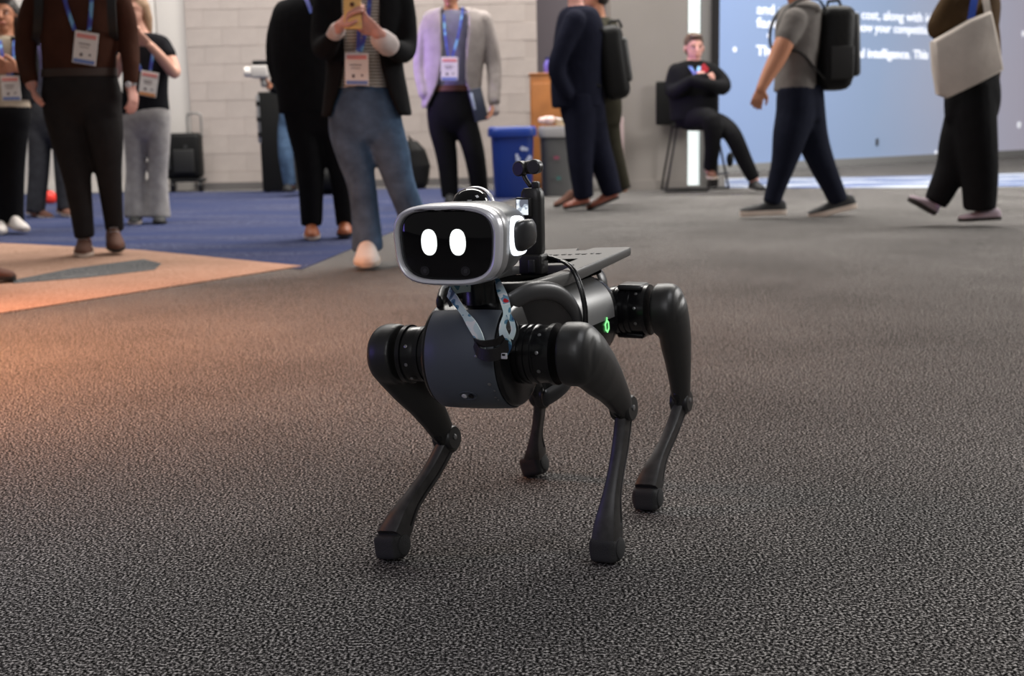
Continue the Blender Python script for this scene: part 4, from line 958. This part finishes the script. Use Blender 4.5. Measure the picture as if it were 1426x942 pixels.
tb = thing('tablet', 'dark tablet with bright edge held at the grey blazer man\'s hip', 'tablet', PY(666, 146, p.Y - .12))
MB().box((0, 0, 0), (.115, .012, .27), Matrix.Rotation(-.22, 3, 'Y'), bev=.005).build('case', mat('slate_case', (.03, .04, .05), .3), tb)
MB().box((-.042, -.008, .03), (.02, .003, .14), Matrix.Rotation(-.22, 3, 'Y'), bev=.001).build('painted_highlight', mat('highlight_paint', (.5, .6, .64), .15, .2), tb)  # pale strip painted as the highlight along the case

# ---- I: walker in navy suit ; J: walker behind
p = Person('man walking left in a navy suit and red-brown shoes with a black backpack', 820, 293)
p.trousers([(806, 120, 0, 28, .13), (810, 145, 0, 31, .135), (812, 170, 0, 30, .125)], [[(808, 160, -.05, 23), (807, 200, -.06, 19), (809, 235, -.05, 17), (813, 276, -.02, 14)], [(822, 160, .06, 22), (831, 200, .06, 19), (842, 235, .06, 17), (853, 272, .05, 14)]], F_navy, lab='navy suit trousers')
p.top([(806, 8, 0, 11, .06), (806, 16, 0, 26, .15), (807, 45, 0, 34, .18), (804, 85, 0, 35, .17), (803, 120, 0, 36, .165), (805, 150, 0, 36, .16)],
      [[(800, 28, -.19, 15), (784, 65, -.21, 13), (775, 98, -.2, 12), (788, 128, -.18, 10)], [(812, 28, .19, 14), (812, 65, .21, 13), (800, 100, .2, 11), (790, 125, .16, 9)]], F_navy, 'suit_jacket', lab='navy suit jacket')
p.hand((790, 128, -.16), (808, 146, -.10), (0, 1, 0), 1, .5); p.hand((794, 122, .14), (810, 142, .08), (0, -1, 0), -1, .5)
p.head(796, -24, face=(-1, -.1, 0), hair=M_hair_m, neck=(803, 14, 0)); p.finish(M_skin3)
p.shoe((822, 285, -.02), (785, 292, -.04), M_redl, M_soleb, h=.06); p.shoe((862, 276, .05), (818, 294, .03), M_redl, M_soleb, h=.06)
bp_ = thing('backpack', 'bulky black backpack on the navy-suited walker', 'backpack', PY(853, 88, p.Y + .05))
MB().box((0, 0, 0), (.20, .32, .56), Matrix.Rotation(-.14, 3, 'Y'), bev=.07).build('pack', M_bag, bp_)
MB().box((.095, -.02, .02), (.06, .24, .34), Matrix.Rotation(-.14, 3, 'Y'), bev=.028).build('front_pocket', M_bagg, bp_); MB().tube([(-.03, 0, .27), (-.02, 0, .315), (.05, 0, .32), (.07, 0, .275)], [.012] * 4, 8).build('handle', M_strap, bp_)
for d_ in (-.15, .15):
    pts = spline([(-.08, d_, .23), (-.18, d_, .29), (-.30, d_, .22), (-.33, d_, .05), (-.24, d_, -.10), (-.1, d_, -.18)], 4)
    MB().ribbon(pts, [.05] * len(pts), (0, 1, 0), .006).build('strap', M_strap, bp_)
p = Person('walker in dark olive trousers and brown shoes half hidden behind the navy-suited man', 835, 287)
p.trousers([(838, 128, 0, 26, .12), (838, 150, 0, 28, .13), (838, 172, 0, 28, .12)], [[(832, 165, 0, 17), (822, 205, 0, 15), (806, 270, -.05, 11)], [(846, 165, .05, 17), (852, 205, .05, 15), (868, 262, .1, 11)]], F_ol2, lab='dark olive trousers')
p.top([(834, 24, 0, 11, .06), (834, 32, 0, 24, .15), (838, 60, 0, 28, .18), (838, 100, 0, 27, .165), (838, 134, 0, 28, .16)], [[(834, 42, -.17, 13), (846, 75, -.2, 11), (858, 110, -.2, 9)], [(834, 42, .17, 13), (826, 75, .2, 11), (815, 105, .2, 9)]], F_ol2, 'jacket', lab='dark olive jacket')
p.hand((858, 110, -.2), (864, 132, -.2), (0, 1, 0), 1, .5); p.hand((815, 105, .2), (806, 125, .2), (0, -1, 0), -1, .5)
p.head(828, -4, face=(-1, 0, 0), hair=M_hair_d, neck=(834, 32, 0)); p.finish(M_skin2)
p.shoe((808, 276, -.05), (772, 290, -.06), M_sued, M_soleb, h=.055); p.shoe((879, 260, .1), (846, 279, .1), M_sued, M_soleb, h=.055)

# ---- K: seated man on stool
p = Person('man in black sitting with crossed arms on a tall stool before the light column', 990, 268)
p.trousers([(966, 150, .05, 27, .13), (968, 165, 0, 30, .15), (970, 174, -.02, 30, .15)], [[(958, 166, .0, 15), (975, 164, -.22, 14), (990, 168, -.38, 13), (992, 205, -.34, 11), (988, 236, -.26, 9)], [(985, 166, .0, 15), (1004, 174, -.22, 14), (1020, 188, -.36, 12.5), (1036, 222, -.36, 11), (1050, 250, -.36, 9)]], F_black, lab='black trousers')
p.top([(966, 84, 0, 11, .07), (966, 92, 0, 30, .10), (966, 112, 0, 35, .14), (965, 140, 0, 33, .16), (966, 168, 0, 33, .17)], [[(942, 100, 0, 12), (936, 122, -.02, 11), (942, 128, -.10, 10.5), (962, 114, -.24, 8.5), (980, 108, -.25, 7.5)], [(990, 100, 0, 12), (1004, 112, -.02, 11), (1006, 122, -.10, 10.5), (985, 118, -.26, 8.5), (964, 112, -.26, 7.5)]], F_black, 'jacket', lab='black jacket')
p.hand((966, 111, -.24), (976, 98, -.25), (.8, 0, .2), 1, .8, L=.17); p.hand((978, 110, -.25), (996, 106, -.25), (0, .8, 0), -1, .6, L=.17)
p.head(967, 67, face=(.1, -1, -.08), hair=M_hair_m, neck=(966, 92, 0), h=.26); p.finish(M_skin3)
MB().ribbon([p.P(958, 88, -.06), p.P(963, 96, -.13), p.P(969, 106, -.17)], [.03] * 3, (1, 0, 0), .001).build('lanyard_strap', M_lanb, p.root); MB().ribbon([p.P(975, 88, -.06), p.P(973, 96, -.13), p.P(970, 106, -.17)], [.03] * 3, (1, 0, 0), .001).build('lanyard_strap', M_lanb, p.root)
MB().ribbon([p.P(977, 92, -.12), p.P(985, 99, -.15)], [.07, .05], (0, 0, 1), .002).build('red_lapel', mat('red_cloth', (.5, .02, .02), .7), p.root)
p.shoe((989, 246, -.20), (993, 250, -.42), M_sued, M_solew, h=.06); p.shoe((1046, 262, -.30), (1062, 266, -.52), M_bshoe, M_soleb, h=.06)
base = PZ(968, 266)
st = thing('bar_stool', 'black wire-framed tall stool under the seated man', 'stool', base)
kz = p.k; S = lambda px, py, dy: PY(px, py, base.y + dy) - base
zs = S(960, 172, 0).z
MB().box((-.02, .0, zs - .02), (.40, .36, .05), bev=.02).build('seat', M_bag, st); MB().box((-.15, .20, zs + .20), (.42, .04, .42), bev=.018).build('back_panel', M_bag, st)  # dark upright slab behind the seat, set to the left
for x0, x1, yy in ((-.20, -.31, -.16), (.18, .09, -.16), (-.20, -.30, .18), (.22, .36, .14)):
    MB().tube([(x0, yy, zs - .03), (x1, yy * 1.3, .012)], [.011, .011], 10).build('leg', M_post, st)
MB().tube([(-.31, -.21, .012), (.09, -.21, .012)], [.011, .011], 10).build('foot_rail', M_post, st); MB().tube([(-.30, .23, .012), (.36, .18, .012)], [.011, .011], 10).build('foot_rail', M_post, st)
MB().tube([(.09, -.21, .16), (.35, .18, .16)], [.009, .009], 10).build('foot_rail', M_post, st)
bgp = S(1014, 222, 0)
MB().ell(bgp + V((.0, -.1, 0)), (.035, .03, .07)).build('hanging_tag', M_bag, st)

# ---- L: man in grey tee with backpack
p = Person('man in a grey tee and navy trousers walking left with a large black backpack', 1112, 303)
p.trousers([(1114, 118, 0, 30, .14), (1114, 140, 0, 32, .15), (1114, 165, 0, 34, .14)], [[(1108, 155, -.06, 27), (1100, 190, -.08, 24), (1092, 225, -.08, 18), (1081, 260, -.06, 14), (1074, 284, -.06, 12.5)], [(1122, 155, .06, 27), (1132, 195, .08, 22), (1146, 232, .08, 18), (1160, 262, .08, 15), (1168, 282, .08, 14)]], F_navyt, lab='navy trousers')
p.top([(1118, 2, 0, 12, .07), (1116, 10, 0, 25, .15), (1112, 32, 0, 30, .19), (1110, 65, 0, 29, .18), (1108, 95, 0, 27, .18), (1107, 128, 0, 28, .18)], [[(1106, 28, -.18, 17), (1096, 52, -.21, 15.5)], [(1112, 28, .18, 17), (1102, 52, .21, 15.5)]], F_gtee, 'tee_shirt', lab='grey tee shirt')
p.arm([(1104, 34, -.19, 13), (1092, 60, -.22, 13), (1082, 82, -.23, 12), (1070, 104, -.25, 9.5), (1060, 124, -.27, 7)], 1); p.arm([(1110, 34, .19, 13), (1102, 70, .26, 12), (1116, 100, .31, 10), (1124, 120, .33, 7)], 1)
p.hand((1061, 122, -.27), (1051, 150, -.27), (.3, .9, 0), 1, .5); p.hand((1124, 118, .33), (1124, 145, .33), (0, -1, 0), -1, .5)
p.head(1100, -32, face=(-1, -.1, 0), hair=M_hair_d, neck=(1112, 8, 0)); p.finish(M_skin2)
p.shoe((1094, 299, -.06), (1031, 302, -.07), M_bshoe, M_solew, h=.065, sole_h=.038, kind='lace'); p.shoe((1192, 290, .08), (1127, 306, .06), M_bshoe, M_solew, h=.065, sole_h=.038)
bp_ = thing('backpack', 'large black travel backpack on the man in the grey tee', 'backpack', PY(1160, 68, p.Y + .02))
MB().box((0, 0, 0), (.24, .33, .56), Matrix.Rotation(.03, 3, 'Y'), bev=.075).build('pack', M_bag, bp_)
MB().box((.128, 0, .02), (.06, .25, .42), Matrix.Rotation(-.04, 3, 'Y'), bev=.028).build('front_pocket', M_bagg, bp_); MB().tube([(-.05, 0, .27), (-.04, 0, .315), (.03, 0, .32), (.05, 0, .275)], [.012] * 4, 8).build('handle', M_strap, bp_)
MB().box((.02, -.165, -.1), (.16, .03, .22), bev=.012).build('side_pocket', M_strap, bp_)
for d_ in (-.165, .165):
    f_ = 1 if d_ > 0 else -1
    pts = spline([(-.10, d_, .24), (-.16, d_ * 1.1, .315), (-.30, d_ * 1.05, .30), (-.395, d_ * .8, .17), (-.385, d_ * 1.0, .02), (-.27, d_ * 1.25, -.03), (-.19, d_ * 1.22, -.11), (-.10, d_, -.2)], 4)
    MB().ribbon(pts, [.045] * len(pts), (0, 1, .25), .006).build('strap', M_strap, bp_)
MB().tube([(-.20, -.06, .30), (-.13, 0, .27), (-.20, .06, .30)], [.028, .03, .028], 12).build('rolled_towel', mat('pale_towel', (.62, .58, .52), .9), bp_)

# ---- M: woman with tote
p = Person('woman in an olive sweater and wide black trousers walking left', 1345, 315)
p.trousers([(1352, 88, 0, 32, .12), (1354, 110, 0, 35, .135), (1354, 140, 0, 37, .14), (1352, 165, 0, 37, .13)], [[(1355, 155, -.03, 31), (1360, 200, -.05, 28), (1364, 245, -.05, 25), (1364, 292, -.04, 22)], [(1346, 155, .05, 28), (1334, 200, .07, 26), (1326, 232, .08, 22), (1310, 268, .08, 19), (1302, 284, .08, 16)]], F_black, lab='wide black trousers')
p.top([(1350, -35, 0, 13, .07), (1351, -26, 0, 27, .15), (1352, 5, 0, 36, .18), (1352, 45, 0, 34, .17), (1352, 95, 0, 34, .16)], [[(1348, -10, -.18, 20), (1334, 18, -.21, 19), (1312, 42, -.22, 15), (1308, 34, -.23, 15), (1322, 4, -.23, 13), (1334, -16, -.22, 10)], [(1362, -8, .18, 18), (1376, 40, .2, 15), (1382, 90, .2, 12), (1382, 118, .18, 9)]], F_olive, 'sweater', lab='olive brown sweater')
p.arm([(1332, -14, -.22, 8), (1338, -22, -.22, 7.5)], 1); p.arm([(1382, 112, .18, 8), (1382, 122, .18, 7)], 1)
p.hand((1337, -20, -.22), (1350, -44, -.20), (0, 1, 0), 1, .9, L=.16); p.hand((1382, 120, .18), (1383, 146, .18), (-1, 0, 0), -1, .4, L=.165)
p.head(1338, -70, face=(-1, -.1, 0), hair=M_hair_b, style='long', neck=(1348, -28, 0)); p.finish(M_skin3)
M_lil = mat('lilac_knit_shoe', (.34, .27, .31), .8)
p.shoe((1392, 306, -.04), (1335, 309, -.05), M_lil, M_soleb, h=.05); p.shoe((1300, 300, .08), (1264, 279, .07), M_lil, M_soleb, h=.055)
MB().tube([p.P(1303, 282, .08), p.P(1300, 292, .08)], [.035, .033], 14).build('sock', mat('lavender_sock', (.5, .36, .56), .9), p.root)
tt = thing('tote_bag', 'cream canvas tote bag hanging from the woman\'s shoulder', 'bag', PY(1345, 80, p.Y - .33))
M_tote = mat('cream_canvas', (.60, .53, .47), .85, bump=.5, bscale=12, var=.08)
q = [PY(x, y, p.Y - .33) - tt.location for x, y in ((1297, 58), (1350, 27), (1378, 16), (1386, 50), (1395, 98), (1360, 117), (1318, 137), (1305, 132), (1299, 95))]
mb = MB(); rg = []
cq = sum(q, V()) / len(q)
for s_, dy_ in ((.90, -.055), (.97, -.045), (1.0, -.02), (1.0, .02), (.97, .045), (.90, .055)): rg.append([cq + (v - cq) * s_ + V((0, dy_, 0)) for v in q])
mb.loft(rg).build('bag_body', M_tote, tt, sharp=50)
for a_, b_ in (((1352, 28), (1362, -30)), ((1376, 20), (1368, -30))):
    pts = [PY(a_[0], a_[1], p.Y - .33) - tt.location, PY((a_[0] + b_[0]) / 2, (a_[1] + b_[1]) / 2, p.Y - .30) - tt.location, PY(b_[0], b_[1], p.Y - .16) - tt.location]
    MB().ribbon(pts, [.04] * 3, (1, 0, 0), .003).build('handle', mat('royal_blue_strap', (.02, .07, .42), .6) if a_[0] < 1360 else M_tote, tt)

# ---- N: person in jeans behind the man in black
p = Person('person in blue jeans standing behind the man in the black suit', 412, 274)
p.trousers([(412, 148, 0, 21, .11), (412, 165, 0, 23, .12), (412, 185, 0, 22, .11)], [[(399, 178, 0, 12), (398, 215, -.05, 10.5), (404, 258, 0, 9)], [(424, 178, 0, 12), (426, 215, 0, 10.5), (426, 258, 0, 9)]], F_denim, lab='blue jeans')
p.top([(412, 78, 0, 9, .06), (412, 84, 0, 23, .09), (412, 105, 0, 25, .12), (412, 150, 0, 23, .12)], [[(392, 92, 0, 8), (384, 112, -.02, 7.5), (384, 124, -.06, 7), (378, 122, -.18, 5.5)], [(434, 92, 0, 8), (438, 120, 0, 7), (436, 144, 0, 6)]], F_black, 'shirt')
p.arm([(380, 122, -.14, 5), (375, 121, -.2, 4.5)], 1)
p.hand((376, 121, -.2), (368, 112, -.24), (0, .5, 1), 1, .5); p.hand((436, 142, 0), (436, 160, -.02), (-1, 0, 0), -1, .4)
p.head(412, 58, hair=M_hair_m, neck=(412, 84, 0), face=(-.4, -1, 0)); p.finish(M_skin2)
p.shoe((404, 262, .1), (400, 268, -.14), M_bshoe, M_soleb); p.shoe((426, 262, .1), (428, 268, -.14), M_bshoe, M_soleb)

# ================================================================== BACKGROUND OBJECTS
def at(px, py): b_ = PZ(px, py); return b_, (b_ - CAM).dot(FW) / FPX
# camcorder
c0 = PY(362, 100, p.Y - .26)
cmr = thing('video_camera', 'white and black video camera held above the tall flight case', 'camera', c0); k = p.k
MB().box((.0, 0, 0), (.17, .12, .12), bev=.02).build('body', mat('pale_plastic', (.45, .42, .40), .5), cmr); MB().box((.02, -.01, .085), (.17, .06, .045), bev=.012).build('top_handle', M_bk, cmr)
MB().lathe([(.045, 0), (.05, .03), (.045, .07)], (-.08, -.01, .0), (-1, -.3, 0), 24).build('lens_hood', M_white, cmr)
MB().tube([(.03, 0, -.05), (.03, 0, -.12)], [.02, .03], 12).build('grip', M_jamb, cmr)
# tall equipment case
b_, k = at(388, 269)
cs = thing('flight_case', 'tall black equipment case standing against the block wall', 'case', b_)
MB().box((0, .12, .54), (44 * k, .24, 1.04), bev=.012).build('body', M_bag, cs); MB().box((-22 * k, 0.01, .78), (.03, .05, .50), bev=.004).build('edge_strip', M_scr, cs)
for z_ in (.62, .78, .94): MB().box((-22 * k, -.02, z_), (.035, .02, .05), bev=.004).build('latch', M_bk, cs)
for sx_ in (-.13, .13): MB().lathe([(.028, -.012), (.03, 0), (.028, .012)], (sx_, .1, .03), (1, 0, 0), 18).build('caster', M_bk, cs)
# carry-on suitcase
b_, k = at(268, 264); b_.y -= .62; b_.x += .05
su = thing('suitcase', 'small black wheeled suitcase with raised handle by the white wall', 'suitcase', b_)
MB().box((-2 * k, .12, .40), (54 * k, .22, .50), bev=.05).build('shell', M_bag, su); MB().box((-20 * k, -.0, .43), (12 * k, .03, .36), bev=.01).build('grey_side_panel', M_bagg, su)
MB().box((4 * k, -.005, .34), (28 * k, .04, .26), bev=.015).build('front_pocket', M_strap, su); MB().box((-26 * k, .05, .24), (8 * k, .14, .2), bev=.02).build('side_pocket', M_bag, su)
hx0, hx1 = 6 * k, 24 * k
MB().tube(spline([(hx0, .2, .60), (hx0, .2, .82), (hx0 + .03, .2, .86), (hx1 - .03, .2, .86), (hx1, .2, .82), (hx1, .2, .60)], 4), [.013] * 21, 10).build('pull_handle', M_jamb, su)
for sx_ in (-13 * k, 24 * k): MB().lathe([(.05, -.025), (.062, -.018), (.062, .018), (.05, .025)], (sx_, .03, .063), (1, 0, 0), 24).build('wheel', M_bk, su)
MB().box((5 * k, .1, .13), (46 * k, .12, .04), bev=.01).build('undercarriage', M_strap, su); MB().lathe([(.02, 0), (.02, .004)], (8 * k, -.026, .50), (0, -1, 0), 16).build('round_patch', M_bagg, su)
# backpack and duffel on floor
b_, k = at(578, 264)
bg = thing('backpack', 'black backpack slumped on the floor between the jeans and the grey blazer man', 'backpack', b_)
mb = MB(); mb.hrings([(0, .1, .0, .10, .10), (0, .1, .06, .14, .12), (.02, .1, .25, .15, .12), (.0, .1, .42, .12, .10), (-.03, .1, .52, .06, .06)]); mb.build('pack', M_bag, bg, remesh=.012, sm=3)
MB().tube([(-.04, .1, .50), (-.06, .06, .58), (-.02, .1, .52)], [.012] * 3, 8).build('handle', M_strap, bg); MB().box((-.10, -.02, .22), (.05, .03, .34), bev=.012).build('side_strap', M_bagg, bg)
b_, k = at(458, 272)
bg = thing('duffel_bag', 'black duffel bag on the floor seen between the legs of the man in black', 'bag', b_)
mb = MB(); mb.tube([(-.16, .1, .16), (.2, .1, .17)], [.15, .16], 20); mb.build('bag_body', M_bag, bg, remesh=.012, sm=2); MB().tube(spline([(-.08, .02, .28), (-.04, .0, .36), (.06, .0, .37), (.1, .02, .29)], 4), [.012] * 13, 8).build('handle', M_strap, bg)
# red ball-like bag
b_, k = at(67, 284); 
rb = thing('red_pouch', 'bright red rounded pouch on the blue carpet at the far left', 'bag', b_)
mb = MB(); mb.hrings([(0, 0, 0.0, .06, .05), (0, 0, .03, .085, .07), (0, 0, .09, .085, .07), (0, 0, .125, .05, .04)]); mb.build('pouch_body', mat('bright_red', (.75, .035, .02), .5), rb, sharp=60)
MB().tube([(-.03, 0, .12), (0, 0, .15), (.03, 0, .12)], [.008] * 3, 8).build('loop', M_strap, rb)
# recycling bin
b_, k = at(715, 277)
bi = thing('recycling_bin', 'tall blue plastic recycling bin with a pale recycling symbol', 'bin', b_)
M_bb = mat('blue_bin_plastic', (.008, .035, .22), .4); w2 = 31 * k
MB().hrings([(0, .22, .0, w2 * .82, .17), (0, .22, .03, w2 * .86, .18), (0, .22, .56, w2 * .97, .21), (0, .22, .57, w2 * 1.0, .22)], e=5).build('bin_body', M_bb, bi, sharp=40)
MB().hrings([(0, .22, .565, w2 * 1.10, .235), (0, .22, .60, w2 * 1.12, .24), (0, .22, .64, w2 * 1.10, .235), (0, .22, .655, w2 * 1.02, .22)], e=5).build('lid', M_bb, bi, sharp=40)
M_rec = mat('pale_blue_print', (.45, .5, .62), .5); rc_ = V((15 * k, -.0, .395))
for a_ in (90, 210, 330):
    a0 = math.radians(a_); ang = [a0 + math.radians(-42 + 12 * j) for j in range(7)]
    pts = [rc_ + V((.060 * math.cos(t), .012, .060 * math.sin(t))) for t in ang]
    MB().ribbon(pts, [.026, .026, .026, .026, .05, .03, .004], (0, 0, 0.0) if False else [tuple((x - rc_ - V((0, .012, 0))).normalized()) for x in pts], .002).build('recycling_arrow', M_rec, bi)
# grey bin
b_, k = at(774, 274); b_.x += .03
gb = thing('waste_bin', 'grey waste bin with pale rim beside the blue recycling bin', 'bin', b_)
M_gb = mat('grey_bin_plastic', (.10, .10, .10), .5); w2 = 25 * k
MB().hrings([(0, .22, .0, w2 * .9, .17), (0, .22, .55, w2 * .98, .2)], e=5).build('bin_body', M_gb, gb, sharp=40)
MB().hrings([(0, .22, .55, w2 * 1.06, .22), (0, .22, .62, w2 * 1.08, .225), (0, .22, .65, w2 * 1.02, .215)], e=5).build('rim', mat('pale_grey_rim', (.28, .27, .27), .5), gb, sharp=40)
MB().box((-.02, .012, .36), (.05, .004, .03)).build('sticker', mat('dull_pink', (.25, .06, .10), .6), gb, smooth=False); MB().box((.0, .018, .17), (.04, .004, .03)).build('sticker', mat('dull_teal', (.05, .16, .15), .6), gb, smooth=False)
zt = .655
tr = thing('crumpled_wrapper', 'crumpled pinkish white wrapper lying on the grey bin', 'rubbish', b_ + V((-15 * k, .18, zt)))
mb = MB()
for i in range(9):
    a_ = random.uniform(0, 6.3); mb.ell((.05 * math.cos(a_), .04 * math.sin(a_), .035 + random.uniform(0, .03)), (random.uniform(.03, .05), .03, random.uniform(.025, .04)), Matrix.Rotation(a_, 3, 'X'), 8, 6)
mb.build('wrapper', mat('pinkish_paper', (.72, .52, .48), .7), tr, remesh=.01)
tr = thing('food_tub', 'small cream food tub on the grey bin', 'rubbish', b_ + V((5 * k, .18, zt)))
MB().lathe([(.045, 0), (.055, .05), (.05, .055)], (0, 0, 0), (0, 0, 1), 20).build('tub', mat('cream_tub', (.55, .42, .26), .6), tr); MB().lathe([(.056, 0), (.05, .012)], (0, 0, .055), (.2, 0, 1), 20).build('tub_lid', M_card, tr)
# timber cabinet / board behind bins
b_ = PY(775, 262, 12.3); b_.z = 0; k = 12.3 / FPX
x0 = PY(739, 140, 12.3).x; x1 = PY(806, 140, 12.3).x; zt = PY(760, 104, 12.3).z
cb_ = thing('wooden_cabinet', 'orange-brown wooden cabinet behind the two bins', 'cabinet', ((x0 + x1) / 2, 12.3, 0))
M_wd = mat('orange_wood', (.36, .135, .035), .45, var=.2, vscale=5)
MB().box((0, .2, zt / 2), (x1 - x0, .40, zt), bev=.01).build('carcass', M_wd, cb_); MB().box((0, .2, zt + .008), (x1 - x0 + .02, .42, .02), bev=.006).build('top_panel', M_wd, cb_)
MB().box((-.01, -.006, zt * .5), ((x1 - x0) * .9, .02, zt * .86), bev=.005).build('door', M_wd, cb_)
c_ = PY(763, 103, 12.35)
pb = thing('purple_bottle', 'small violet bottle standing on the wooden cabinet', 'bottle', (c_.x, 12.42, zt + .018))
MB().lathe([(.035, 0), (.038, .01), (.038, .09), (.02, .12), (.018, .13)], (0, 0, 0), (0, 0, 1), 20).build('bottle_body', mat('violet_plastic', (.16, .12, .52), .4), pb); MB().lathe([(.02, .13), (.02, .155)], (0, 0, 0), (0, 0, 1), 16).build('cap', mat('dark_cap', (.02, .02, .12), .4), pb)
# pinkish pillar edge next to the recess, small black sandwich of wall trim
xs = PY(864, 230, CY - .15).x
pp = thing('folded_sign', 'narrow pinkish white board leaning on the taupe wall behind the walkers', 'board', (xs, CY - .12, 0))
MB().box((0, 0, .36), (.075, .03, .72), bev=.005).build('board_panel', mat('pinkish_board', (.50, .38, .38), .6), pp); MB().box((0, .01, .02), (.10, .08, .04), bev=.005).build('foot', M_jamb, pp)
